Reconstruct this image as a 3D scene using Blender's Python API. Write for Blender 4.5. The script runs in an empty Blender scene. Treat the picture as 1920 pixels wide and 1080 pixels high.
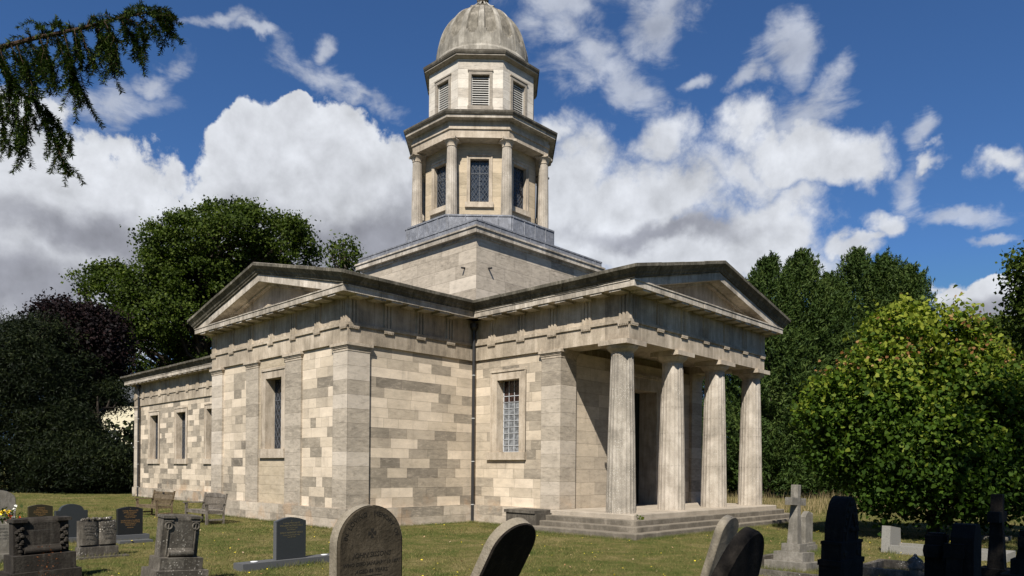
import bpy, math, random
import numpy as np
from mathutils import Vector, Matrix, noise as mnoise
R = math.radians
scn = bpy.context.scene
COL = scn.collection
# ------------------------------------------------------------------ camera
YAW, ROLL = 2.3416, 0.0093
cam_d = bpy.data.cameras.new("camera")
cam_d.sensor_width = 36.0
cam_d.lens = 36.0 * 1355.67 / 1920
cam_d.shift_x = (960 - 956.06) / 1920
cam_d.shift_y = (879.62 - 540) / 1920
cam_d.clip_start = 0.05
cam_d.clip_end = 3000
cam = bpy.data.objects.new("camera", cam_d)
COL.objects.link(cam)
CAM = Vector((22.184, -20.939, 1.8))
fw = Vector((math.cos(YAW), math.sin(YAW), 0)); rt = Vector((math.sin(YAW), -math.cos(YAW), 0)); up = Vector((0, 0, 1))
r2 = rt * math.cos(ROLL) + up * math.sin(ROLL); u2 = up * math.cos(ROLL) - rt * math.sin(ROLL)
cam.matrix_world = Matrix(((r2.x, u2.x, -fw.x, CAM.x), (r2.y, u2.y, -fw.y, CAM.y), (r2.z, u2.z, -fw.z, CAM.z), (0, 0, 0, 1)))
scn.camera = cam
# ------------------------------------------------------------------ sky, clouds, sun, exposure
SUN_EL, SUN_ROT = 47.2, 147.3
CUMR= [[-10.528, 0.111, 23.611, 0.236, -10.301, 3.1, 1.0], [-7.423, 0.077, 15.899, 0.79, -13.727, 3.263, 1.0], [-4.621, 0.045, 9.736, 0.938, -16.828, 2.868, 1.0], [-12.671, 0.123, 25.406, 1.836, -19.801, 2.507, 1.0], [-8.985, 0.091, 17.608, 3.226, -24.406, 3.257, 1.0], [-18.443, 0.179, 35.001, 4.204, -27.847, 2.38, 1.0]]
CUM= [[-5.701, 0.047, 16.591, -0.977, -6.201, 4.324, 1.0], [-7.795, 0.079, 20.547, -1.175, -10.773, 6.959, 1.0], [-9.226, 0.096, 23.713, -1.095, -12.36, 7.441, 1.0], [-19.276, 0.196, 51.954, -2.905, -21.034, 15.921, 1.0], [-5.575, 0.054, 14.487, -1.008, -12.664, 6.194, 1.0], [-9.314, 0.094, 23.413, -0.574, -9.509, 4.434, 1.0], [-22.654, 0.245, 59.473, -4.124, -34.254, 25.624, 1.0], [-15.06, 0.121, 26.407, 2.714, -24.108, -0.183, 1.0]]
WISP= [[-10.63, -4.885, 30.164, 8.987, -44.129, -1.975, 1.0], [-42.821, 0.507, 111.519, -5.805, -46.394, 39.055, 1.0], [-28.796, -5.188, 83.109, -3.099, -62.227, 37.588, 1.0], [-10.485, 0.136, 23.735, 0.814, -31.71, 16.051, 1.0], [-7.72, -7.277, 20.873, 12.252, -21.203, -16.291, 1.0], [-12.841, -7.623, 31.504, 15.41, -35.369, -16.429, 1.0], [-14.93, 15.555, 23.237, -11.181, -20.79, 35.376, 1.0], [-11.953, 19.167, 14.194, -21.844, -16.737, 51.649, 1.0], [-32.278, 28.876, 52.081, -30.738, -51.954, 86.246, 1.0], [-42.707, 0.487, 88.767, 7.447, -74.118, 19.979, 1.0], [-21.959, 13.276, 36.509, -13.696, -39.389, 44.569, 1.0], [-13.529, 8.173, 23.03, -9.445, -25.403, 29.557, 1.0], [-19.173, 0.164, 33.914, 12.697, -73.612, -0.219, 1.0], [-17.237, 12.578, 27.346, -20.605, -29.419, 47.602, 1.0], [-26.714, 0.301, 73.262, -14.85, -77.627, 80.544, 1.0], [-15.499, -4.794, 41.483, 8.882, -66.884, 8.582, 1.0], [-31.238, 0.355, 84.681, -18.583, -106.183, 104.622, 1.0], [-11.266, 0.11, 32.232, -7.124, -31.477, 33.854, 1.0], [-36.136, 0.335, 65.659, 11.158, -60.062, 2.097, 1.0], [-32.838, 0.273, 57.41, 24.106, -146.711, -2.064, 1.0], [-22.615, 0.264, 52.204, 0.175, -42.654, 19.671, 1.0]]
GREY= [[-6.324, -0.761, 18.36, -0.42, -28.076, 9.083, 1.0], [-7.394, 0.06, 21.555, -3.058, -22.417, 13.39, 1.0], [-9.679, 0.087, 26.852, -2.474, -19.974, 12.014, 1.0], [-6.809, 0.068, 17.501, -1.974, -25.592, 13.022, 1.0], [-7.021, 0.069, 17.751, -1.269, -21.343, 9.193, 1.0], [-9.812, 0.095, 25.765, -2.268, -25.586, 13.283, 1.0], [-7.059, 0.734, 14.914, -1.601, -50.532, 19.079, 1.0], [-17.679, 0.142, 31.09, 4.896, -47.803, -0.221, 1.0]]
SMALL= [[-32.975, 0.3, 61.511, 8.241, -59.803, 2.9, 1.0], [-22.061, 11.844, 38.42, -41.584, -87.856, 103.835, 1.0], [-29.043, 5.745, 48.59, -1.218, -56.529, 21.555, 1.0], [-36.756, 12.558, 61.958, -15.982, -83.825, 58.532, 1.0], [-27.675, 0.252, 52.528, 7.933, -67.71, 4.07, 1.0], [-17.007, 0.196, 38.76, 0.578, -37.398, 15.72, 1.0], [-15.81, 0.173, 33.525, 2.104, -27.92, 7.466, 1.0], [-11.538, 0.118, 23.362, 2.813, -27.451, 4.634, 1.0], [-17.3, 0.17, 34.125, 3.11, -27.339, 3.333, 1.0]]
world = bpy.data.worlds.new("World"); scn.world = world; world.use_nodes = True
wt = world.node_tree; wn = wt.nodes; wl = wt.links
for n_ in list(wn): wn.remove(n_)
def nd(t, typ, **kw):
    n = t.nodes.new(typ)
    for k, v in kw.items():
        if k == 'in_':
            for i, x in v.items(): n.inputs[i].default_value = x
        else: setattr(n, k, v)
    return n
def mth(t, op, a, b=None, c=None, clamp=False):
    n = t.nodes.new('ShaderNodeMath'); n.operation = op; n.use_clamp = clamp
    for i, x in enumerate((a, b, c)):
        if x is None: continue
        if isinstance(x, (int, float)): n.inputs[i].default_value = x
        else: t.links.new(x, n.inputs[i])
    return n.outputs[0]
def vmth(t, op, a, b=None):
    n = t.nodes.new('ShaderNodeVectorMath'); n.operation = op
    for i, x in enumerate((a, b)):
        if x is None: continue
        if isinstance(x, (tuple, list)): n.inputs[i].default_value = x
        else: t.links.new(x, n.inputs[i])
    return n.outputs['Value'] if op in ('DOT_PRODUCT', 'LENGTH') else n.outputs[0]
def sstep(t, x, lo, hi):
    n = t.nodes.new('ShaderNodeMapRange'); n.interpolation_type = 'SMOOTHSTEP'
    t.links.new(x, n.inputs[0]); n.inputs[1].default_value = lo; n.inputs[2].default_value = hi
    return n.outputs[0]
def nz(t, vec, scale, detail=6, rough=.55, dist=0.0, out='Fac'):
    n = t.nodes.new('ShaderNodeTexNoise'); t.links.new(vec, n.inputs['Vector'])
    n.inputs['Scale'].default_value = scale; n.inputs['Detail'].default_value = detail
    n.inputs['Roughness'].default_value = rough; n.inputs['Distortion'].default_value = dist
    return n.outputs[out]
def mixc(t, f, a, b, blend='MIX'):
    n = t.nodes.new('ShaderNodeMix'); n.data_type = 'RGBA'; n.blend_type = blend
    if isinstance(f, (int, float)): n.inputs[0].default_value = f
    else: t.links.new(f, n.inputs[0])
    for i, x in ((6, a), (7, b)):
        if isinstance(x, (tuple, list)): n.inputs[i].default_value = tuple(x)[:3] + (1,)
        else: t.links.new(x, n.inputs[i])
    return n.outputs[2]
tc = nd(wt, 'ShaderNodeTexCoord')
sep = nd(wt, 'ShaderNodeSeparateXYZ'); wl.new(tc.outputs['Generated'], sep.inputs[0])
hyp = mth(wt, 'SQRT', mth(wt, 'ADD', mth(wt, 'MULTIPLY', sep.outputs[0], sep.outputs[0]), mth(wt, 'MULTIPLY', sep.outputs[1], sep.outputs[1])))
az = mth(wt, 'ARCTAN2', sep.outputs[1], sep.outputs[0]); el = mth(wt, 'ARCTAN2', sep.outputs[2], hyp)
# warp the lookup so that the cloud outlines billow
ngen = tc.outputs['Generated']
wa = mth(wt, 'MULTIPLY', mth(wt, 'SUBTRACT', nz(wt, ngen, 7.0, 6), .5), .16)
wb = mth(wt, 'MULTIPLY', mth(wt, 'SUBTRACT', nz(wt, vmth(wt, 'ADD', ngen, (7.3, 2.1, 4.4)), 7.0, 6), .5), .16)
cmb = nd(wt, 'ShaderNodeCombineXYZ'); wl.new(mth(wt, 'ADD', az, wa), cmb.inputs[0]); wl.new(mth(wt, 'ADD', el, wb), cmb.inputs[1]); cmb.inputs[2].default_value = 1
def field(blobs, vec):
    acc = None
    for a, b, c, d, e, f, s in blobs:
        x = vmth(wt, 'DOT_PRODUCT', vec, (a, b, c)); y = vmth(wt, 'DOT_PRODUCT', vec, (d, e, f))
        r = mth(wt, 'SQRT', mth(wt, 'ADD', mth(wt, 'MULTIPLY', x, x), mth(wt, 'MULTIPLY', y, y)))
        v = mth(wt, 'SUBTRACT', 1.0, r)
        acc = v if acc is None else mth(wt, 'SMOOTH_MAX', acc, v, .12)
    return acc
vec = cmb.outputs[0]
nbig = nz(wt, ngen, 9.0, 9, .6, .2)
nfin = nz(wt, ngen, 40.0, 9, .66)
nst = nz(wt, vmth(wt, 'MULTIPLY', ngen, (1, 1, 2.2)), 16.0, 8, .62, .4)
FC = mth(wt, 'ADD', field(CUM, vec), mth(wt, 'MULTIPLY', mth(wt, 'SUBTRACT', nbig, .5), 1.0))
dc = sstep(wt, mth(wt, 'ADD', FC, mth(wt, 'MULTIPLY', mth(wt, 'SUBTRACT', nfin, .5), .42)), -.02, .13)
FW = mth(wt, 'ADD', field(WISP, vec), mth(wt, 'MULTIPLY', mth(wt, 'SUBTRACT', nst, .5), 2.2))
dw = mth(wt, 'MULTIPLY', sstep(wt, FW, -.05, .95), .62)
FS = mth(wt, 'ADD', field(SMALL, vec), mth(wt, 'MULTIPLY', mth(wt, 'SUBTRACT', nz(wt, ngen, 15.0, 8, .62, .3), .5), 1.9))
ds = mth(wt, 'MULTIPLY', sstep(wt, FS, .0, .75), .93)
FR = mth(wt, 'ADD', field(CUMR, vec), mth(wt, 'ADD', mth(wt, 'MULTIPLY', mth(wt, 'SUBTRACT', nbig, .5), 1.3), mth(wt, 'MULTIPLY', mth(wt, 'SUBTRACT', nfin, .5), .5)))
dr_ = mth(wt, 'MULTIPLY', sstep(wt, FR, -.10, .42), .97)
dens = mth(wt, 'MAXIMUM', mth(wt, 'MAXIMUM', dc, dw), mth(wt, 'MAXIMUM', ds, dr_))
FG = mth(wt, 'ADD', field(GREY, vec), mth(wt, 'MULTIPLY', mth(wt, 'SUBTRACT', nz(wt, ngen, 6.0, 7, .55, .3), .5), 1.6))
grey = mth(wt, 'MULTIPLY', sstep(wt, FG, -.35, .75), .92)
up_ = vmth(wt, 'ADD', ngen, (0.012, -.010, .020))
rel = mth(wt, 'SUBTRACT', nz(wt, ngen, 11.0, 7, .58, .1), nz(wt, up_, 11.0, 7, .58, .1))
tex = mth(wt, 'MULTIPLY_ADD', rel, 1.15, mth(wt, 'MULTIPLY_ADD', mth(wt, 'SUBTRACT', nbig, .5), .18, 1.0))
edge = sstep(wt, FC, 0.0, .6)
CW = (.47, .487, .52)
ccol = mixc(wt, grey, CW, (.205, .212, .245))
ccol = mixc(wt, mth(wt, 'MULTIPLY', edge, .30), ccol, mixc(wt, grey, (.40, .413, .45), (.19, .197, .23)))
tx = nd(wt, 'ShaderNodeCombineColor'); [wl.new(tex, tx.inputs[i]) for i in range(3)]
ccol = mixc(wt, 1.0, ccol, tx.outputs[0], 'MULTIPLY')
sky = nd(wt, 'ShaderNodeTexSky', sky_type='NISHITA', sun_disc=False, sun_elevation=R(SUN_EL), sun_rotation=R(SUN_ROT), altitude=200, air_density=1.0, dust_density=.1, ozone_density=4.0)
SKY_STR = .05
skc = vmth(wt, 'MINIMUM', mixc(wt, 1.0, sky.outputs[0], (.68, 1.0, 1.36), 'MULTIPLY'), (2.2, 4.0, 7.5))
k = 1.0 / SKY_STR
cc = mixc(wt, 1.0, ccol, (k, k, k), 'MULTIPLY')
fin = mixc(wt, dens, skc, cc)
bg = nd(wt, 'ShaderNodeBackground'); bg.inputs[1].default_value = SKY_STR
wl.new(fin, bg.inputs[0])
wo = nd(wt, 'ShaderNodeOutputWorld'); wl.new(bg.outputs[0], wo.inputs[0])
world.cycles.sampling_method = 'MANUAL'; world.cycles.sample_map_resolution = 256
sd = bpy.data.lights.new("sun", 'SUN'); sd.energy = 5.0; sd.angle = R(.5); sd.color = (1, .955, .88)
sun = bpy.data.objects.new("sun", sd); COL.objects.link(sun)
SD = Vector((math.sin(R(SUN_ROT)) * math.cos(R(SUN_EL)), math.cos(R(SUN_ROT)) * math.cos(R(SUN_EL)), math.sin(R(SUN_EL))))
sun.rotation_euler = SD.to_track_quat('Z', 'Y').to_euler()
scn.view_settings.view_transform = 'Standard'; scn.view_settings.look = 'None'
scn.view_settings.exposure = 0.56; scn.view_settings.gamma = 1.0
# ------------------------------------------------------------------ materials
def mat_new(name):
    m = bpy.data.materials.new(name); m.use_nodes = True
    t = m.node_tree
    for n in list(t.nodes): t.nodes.remove(n)
    p = t.nodes.new('ShaderNodeBsdfPrincipled'); o = t.nodes.new('ShaderNodeOutputMaterial')
    t.links.new(p.outputs[0], o.inputs[0])
    p.inputs['Roughness'].default_value = .9
    p.inputs['Specular IOR Level'].default_value = .2
    return m, t, p
def setin(t, p, k, x):
    if isinstance(x, (tuple, list)): p.inputs[k].default_value = tuple(x)[:3] + (1,)
    elif isinstance(x, (int, float)): p.inputs[k].default_value = x
    else: t.links.new(x, p.inputs[k])
def ramp(t, x, stops, interp='LINEAR'):
    n = t.nodes.new('ShaderNodeValToRGB'); t.links.new(x, n.inputs[0]); n.color_ramp.interpolation = interp
    el_ = n.color_ramp.elements
    while len(el_) < len(stops): el_.new(.5)
    for e, (pos, c) in zip(el_, stops): e.position = pos; e.color = tuple(c)[:3] + (1,)
    return n.outputs[0]
def bump(t, p, h, dist=.01, strength=.6):
    b = t.nodes.new('ShaderNodeBump'); b.inputs['Distance'].default_value = dist; b.inputs['Strength'].default_value = strength
    t.links.new(h, b.inputs['Height']); t.links.new(b.outputs[0], p.inputs['Normal'])
def pos(t):
    return t.nodes.new('ShaderNodeNewGeometry').outputs['Position']
def scl(t, v, s): return vmth(t, 'MULTIPLY', v, s)
def attr(t, n, out='Fac'): 
    a = t.nodes.new('ShaderNodeAttribute'); a.attribute_name = n; return a.outputs[out]
def ashlar_mat(name, stops, joint=.006, jdark=.42, tint=(.97, .928, .893), base_stain=True, rough_all=.25):
    m, t, p = mat_new(name)
    P = pos(t); tone = attr(t, 'tone')
    n1 = nz(t, scl(t, P, (1, 1, 2.2)), 1.6, 8, .62)
    n2 = nz(t, scl(t, P, (1, 1, 3.0)), 4.0, 8, .70, .5)
    n3 = nz(t, scl(t, P, (1, 1, 2.5)), 28.0, 5, .65)
    col = ramp(t, tone, stops)
    w = mth(t, 'MULTIPLY_ADD', mth(t, 'SUBTRACT', 1.0, tone), 1.0, rough_all)   # weathering amount
    dirt = mth(t, 'MULTIPLY', sstep(t, n2, .47, .74), w, clamp=True)
    col = mixc(t, mth(t, 'MULTIPLY', dirt, .54), col, (.115, .103, .085))
    lite = mth(t, 'MULTIPLY', sstep(t, n2, .50, .28), w, clamp=True)
    col = mixc(t, mth(t, 'MULTIPLY', lite, .42), col, (.60, .53, .43))
    n5 = nz(t, scl(t, P, (1, 1, .25)), 3.2, 6, .62)
    col = mixc(t, mth(t, 'MULTIPLY', sstep(t, n5, .55, .75), .34), col, (.20, .175, .14))
    n6 = nz(t, P, .7, 4, .6)
    col = mixc(t, mth(t, 'MULTIPLY', sstep(t, n6, .46, .70), .22), col, (.46, .41, .335))
    f = mth(t, 'MULTIPLY_ADD', mth(t, 'SUBTRACT', n1, .5), .7, 1.0)
    g = mth(t, 'MULTIPLY', f, mth(t, 'MULTIPLY_ADD', mth(t, 'SUBTRACT', n3, .5), .35, 1.0))
    c3 = t.nodes.new('ShaderNodeCombineColor'); [t.links.new(g, c3.inputs[i]) for i in range(3)]
    col = mixc(t, 1.0, col, c3.outputs[0], 'MULTIPLY')
    if base_stain:
        s = t.nodes.new('ShaderNodeSeparateXYZ'); t.links.new(P, s.inputs[0])
        low = mth(t, 'MULTIPLY', sstep(t, s.outputs[2], 1.25, .3), sstep(t, nz(t, P, 1.1, 5, .6), .52, .66))
        col = mixc(t, mth(t, 'MULTIPLY', low, .45), col, (.42, .27, .15))
        low2 = mth(t, 'MULTIPLY', sstep(t, s.outputs[2], 1.0, .2), sstep(t, nz(t, scl(t, P, (1, 1, .5)), 2.3, 6, .7), .5, .7))
        col = mixc(t, mth(t, 'MULTIPLY', low2, .5), col, (.17, .155, .125))
    e = attr(t, 'edge', 'Color'); se = t.nodes.new('ShaderNodeSeparateColor'); t.links.new(e, se.inputs[0])
    ea = attr(t, 'edge', 'Alpha')
    mn = mth(t, 'MINIMUM', mth(t, 'MINIMUM', se.outputs[0], se.outputs[1]), mth(t, 'MINIMUM', se.outputs[2], ea))
    mnw = mth(t, 'ADD', mn, mth(t, 'MULTIPLY', mth(t, 'SUBTRACT', n3, .5), .006))
    j = sstep(t, mnw, joint * 1.6, joint * .4)
    col = mixc(t, mth(t, 'MULTIPLY', j, jdark), col, (.10, .085, .065))
    col = mixc(t, 1.0, col, tint, 'MULTIPLY')
    setin(t, p, 'Base Color', col)
    h = mth(t, 'SUBTRACT', mth(t, 'MULTIPLY', mth(t, 'ADD', n2, mth(t, 'MULTIPLY', n3, .4)), w), mth(t, 'MULTIPLY', j, .8))
    bump(t, p, h, .014, .4)
    return m
def stone_mat(name, dark, mid, light, streak=1.0, top=None, scale=1.0, spots=0.0, mott=.5, hz=1.0, blocks=0):
    """weathered stone: mottling, vertical run-off streaks, lichen specks, optional tint on upward faces"""
    m, t, p = mat_new(name)
    P = pos(t)
    n1 = nz(t, scl(t, P, (1, 1, hz)), 1.3 * scale, 8, .66, .3)
    n2 = nz(t, scl(t, P, (1, 1, .16)), 7.0 * scale, 6, .65)
    n3 = nz(t, P, 38.0, 5, .65)
    f = mth(t, 'ADD', mth(t, 'MULTIPLY', n1, .55), mth(t, 'MULTIPLY', n2, .45 * streak))
    f = mth(t, 'ADD', f, mth(t, 'MULTIPLY', mth(t, 'SUBTRACT', n3, .5), .22))
    c = .5 * (.55 + .45 * streak)
    col = ramp(t, f, [(c - .17 * mott * 2, dark), (c, mid), (c + .15 * mott * 2, light)])
    if spots:
        v = t.nodes.new('ShaderNodeTexVoronoi'); v.inputs['Scale'].default_value = 26.0; t.links.new(P, v.inputs['Vector'])
        sp = mth(t, 'MULTIPLY', sstep(t, v.outputs['Distance'], .30, .18), sstep(t, nz(t, P, 2.0, 3, .6), .56 - .2 * spots, .66))
        col = mixc(t, sp, col, (.62, .60, .53))
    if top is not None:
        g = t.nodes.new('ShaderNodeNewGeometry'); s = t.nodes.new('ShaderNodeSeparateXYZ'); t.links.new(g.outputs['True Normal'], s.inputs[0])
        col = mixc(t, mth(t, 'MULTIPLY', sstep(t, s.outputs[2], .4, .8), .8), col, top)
    col = mixc(t, 1.0, col, (.96, .918, .885), 'MULTIPLY')
    if blocks:
        ss = t.nodes.new('ShaderNodeSeparateXYZ'); t.links.new(P, ss.inputs[0])
        q = mth(t, 'DIVIDE', mth(t, 'ADD', ss.outputs[0], ss.outputs[1]), blocks)
        wn_ = t.nodes.new('ShaderNodeTexWhiteNoise'); wn_.noise_dimensions = '1D'; t.links.new(mth(t, 'FLOOR', q), wn_.inputs['W'])
        tv = mth(t, 'MULTIPLY_ADD', wn_.outputs['Value'], .34, .83)
        jn = mth(t, 'LESS_THAN', mth(t, 'FRACT', q), .010 / blocks)
        tv = mth(t, 'MULTIPLY', tv, mth(t, 'MULTIPLY_ADD', jn, -.55, 1.0))
        cb = t.nodes.new('ShaderNodeCombineColor'); [t.links.new(tv, cb.inputs[i]) for i in range(3)]
        col = mixc(t, 1.0, col, cb.outputs[0], 'MULTIPLY')
    setin(t, p, 'Base Color', col)
    bump(t, p, mth(t, 'ADD', n1, mth(t, 'MULTIPLY', n3, .5)), .03, .6)
    return m
def plain_mat(name, col, rough=.8, var=.25, scale=8, metal=0.0, spec=.3, bmp=.0):
    m, t, p = mat_new(name); P = pos(t)
    n1 = nz(t, P, scale, 6, .6)
    g = mth(t, 'MULTIPLY_ADD', mth(t, 'SUBTRACT', n1, .5), var * 2, 1.0)
    c3 = t.nodes.new('ShaderNodeCombineColor'); [t.links.new(g, c3.inputs[i]) for i in range(3)]
    setin(t, p, 'Base Color', mixc(t, 1.0, tuple(col), c3.outputs[0], 'MULTIPLY'))
    p.inputs['Roughness'].default_value = rough; p.inputs['Metallic'].default_value = metal; p.inputs['Specular IOR Level'].default_value = spec
    if bmp: bump(t, p, n1, bmp, .5)
    return m
def leaf_mat(name, c0, c1, c2, trans=.35, rough=.5):
    m, t, p = mat_new(name)
    col = ramp(t, attr(t, 'tone'), [(0, c0), (.55, c1), (1, c2)])
    setin(t, p, 'Base Color', col); p.inputs['Roughness'].default_value = max(rough, .62); p.inputs['Specular IOR Level'].default_value = .12
    if trans:
        tr = t.nodes.new('ShaderNodeBsdfTranslucent'); t.links.new(mixc(t, 1.0, col, (1.1, 1.3, .5), 'MULTIPLY'), tr.inputs[0])
        ms = t.nodes.new('ShaderNodeMixShader'); ms.inputs[0].default_value = trans
        t.links.new(p.outputs[0], ms.inputs[1]); t.links.new(tr.outputs[0], ms.inputs[2])
        o = [n for n in t.nodes if n.type == 'OUTPUT_MATERIAL'][0]; t.links.new(ms.outputs[0], o.inputs[0])
    return m
STOPS = [(0, (.155, .138, .112)), (.25, (.27, .24, .19)), (.5, (.40, .35, .275)), (.75, (.54, .47, .365)), (1, (.68, .595, .475))]
M = {}
M['ashlar'] = ashlar_mat('ashlar_stone', STOPS)
M['pier'] = ashlar_mat('pier_stone', [(0, (.25, .222, .178)), (.5, (.40, .358, .292)), (1, (.55, .50, .425))], base_stain=True, rough_all=.55)
M['plinth'] = ashlar_mat('plinth_stone', [(0, (.20, .18, .145)), (.5, (.36, .32, .26)), (1, (.55, .49, .40))], base_stain=True, rough_all=.6)
M['tower'] = ashlar_mat('tower_ashlar', [(0, (.29, .256, .205)), (.5, (.42, .373, .302)), (1, (.55, .495, .41))], base_stain=False, rough_all=.5, joint=.007)
M['belfry'] = ashlar_mat('belfry_ashlar', [(0, (.38, .35, .30)), (.5, (.52, .49, .43)), (1, (.64, .61, .54))], base_stain=False, rough_all=.5, jdark=.35)
M['drum'] = ashlar_mat('drum_ashlar', [(0, (.33, .28, .20)), (.5, (.42, .36, .26)), (1, (.52, .44, .32))], base_stain=False, rough_all=.25)
M['trim'] = stone_mat('trim_stone', (.24, .208, .162), (.42, .365, .288), (.56, .50, .41), .9, mott=.42)
M['entab'] = stone_mat('entablature_stone', (.21, .18, .138), (.37, .32, .247), (.54, .475, .38), 1.0, mott=.45, blocks=1.37)
M['geison'] = stone_mat('cornice_stone', (.13, .118, .095), (.38, .345, .288), (.62, .575, .50), .9, mott=.5, blocks=.93)
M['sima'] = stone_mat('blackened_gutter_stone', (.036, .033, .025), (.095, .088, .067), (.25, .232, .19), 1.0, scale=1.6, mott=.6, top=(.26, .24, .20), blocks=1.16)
M['column'] = stone_mat('column_stone', (.16, .148, .125), (.38, .345, .29), (.60, .56, .49), .4, spots=.25, mott=.5)
M['column_spotted'] = stone_mat('lichen_spotted_column_stone', (.115, .105, .09), (.31, .285, .24), (.54, .50, .43), .55, spots=1.0, mott=.5)
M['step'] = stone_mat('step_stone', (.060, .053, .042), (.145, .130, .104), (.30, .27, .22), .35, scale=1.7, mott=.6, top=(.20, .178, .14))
M['steptop'] = stone_mat('paving_stone', (.22, .195, .155), (.36, .32, .26), (.48, .43, .35), .3)
M['block'] = stone_mat('lichened_block', (.030, .027, .022), (.075, .068, .056), (.20, .185, .155), .8, scale=2, mott=.8)
M['dome'] = stone_mat('dome_stone', (.085, .08, .066), (.24, .226, .192), (.44, .42, .365), 1.0, scale=.9, mott=.55)
M['dome_panel'] = stone_mat('dome_panel_stone', (.07, .065, .052), (.16, .148, .12), (.30, .28, .235), .8, scale=1.6)
M['dark_cap'] = stone_mat('blackened_cornice_top', (.04, .037, .028), (.11, .10, .08), (.30, .28, .235), .8, scale=1.4, mott=.7)
M['lead'] = stone_mat('lead_sheet', (.05, .052, .056), (.19, .203, .228), (.44, .47, .52), .9, scale=3.2, mott=.9); M['lead'].node_tree.nodes['Principled BSDF'].inputs['Roughness'].default_value = .55
M['slate'] = plain_mat('roof_slate', (.08, .085, .09), .7, .3)
M['iron'] = plain_mat('black_iron', (.022, .021, .021), .45, .2, spec=.5)
M['ironband'] = plain_mat('grey_band', (.45, .45, .43), .6, .1)
M['whitebar'] = plain_mat('white_glazing_bar', (.48, .49, .50), .6, .1)
M['leadbar'] = plain_mat('lead_came', (.085, .09, .10), .7, .15)
M['door'] = plain_mat('dark_green_door', (.012, .020, .017), .4, .2)
M['louvre'] = plain_mat('grey_louvre', (.50, .48, .44), .8, .2)
M['void'] = plain_mat('dark_interior', (.01, .01, .01), .9, .1)
def glass_mat(name, col, rough, mixr):
    m, t, p = mat_new(name); P = pos(t)
    n = nz(t, P, 9.0, 3, .6)
    setin(t, p, 'Base Color', mixc(t, sstep(t, n, .4, .62), col[0], col[1]))
    p.inputs['Roughness'].default_value = rough; p.inputs['Specular IOR Level'].default_value = mixr
    bump(t, p, nz(t, P, 6.0, 2, .5), .02, .5)
    return m
M['glass'] = glass_mat('leaded_glass', ((.010, .012, .015), (.035, .042, .055)), .12, .6)
M['skyglass'] = glass_mat('sky_tinted_leaded_glass', ((.10, .105, .11), (.21, .22, .23)), .25, .5)  # pale sky reflection mixed into the base colour
M['brownglass'] = glass_mat('brown_glass', ((.012, .006, .006), (.05, .025, .02)), .2, .4)
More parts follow.
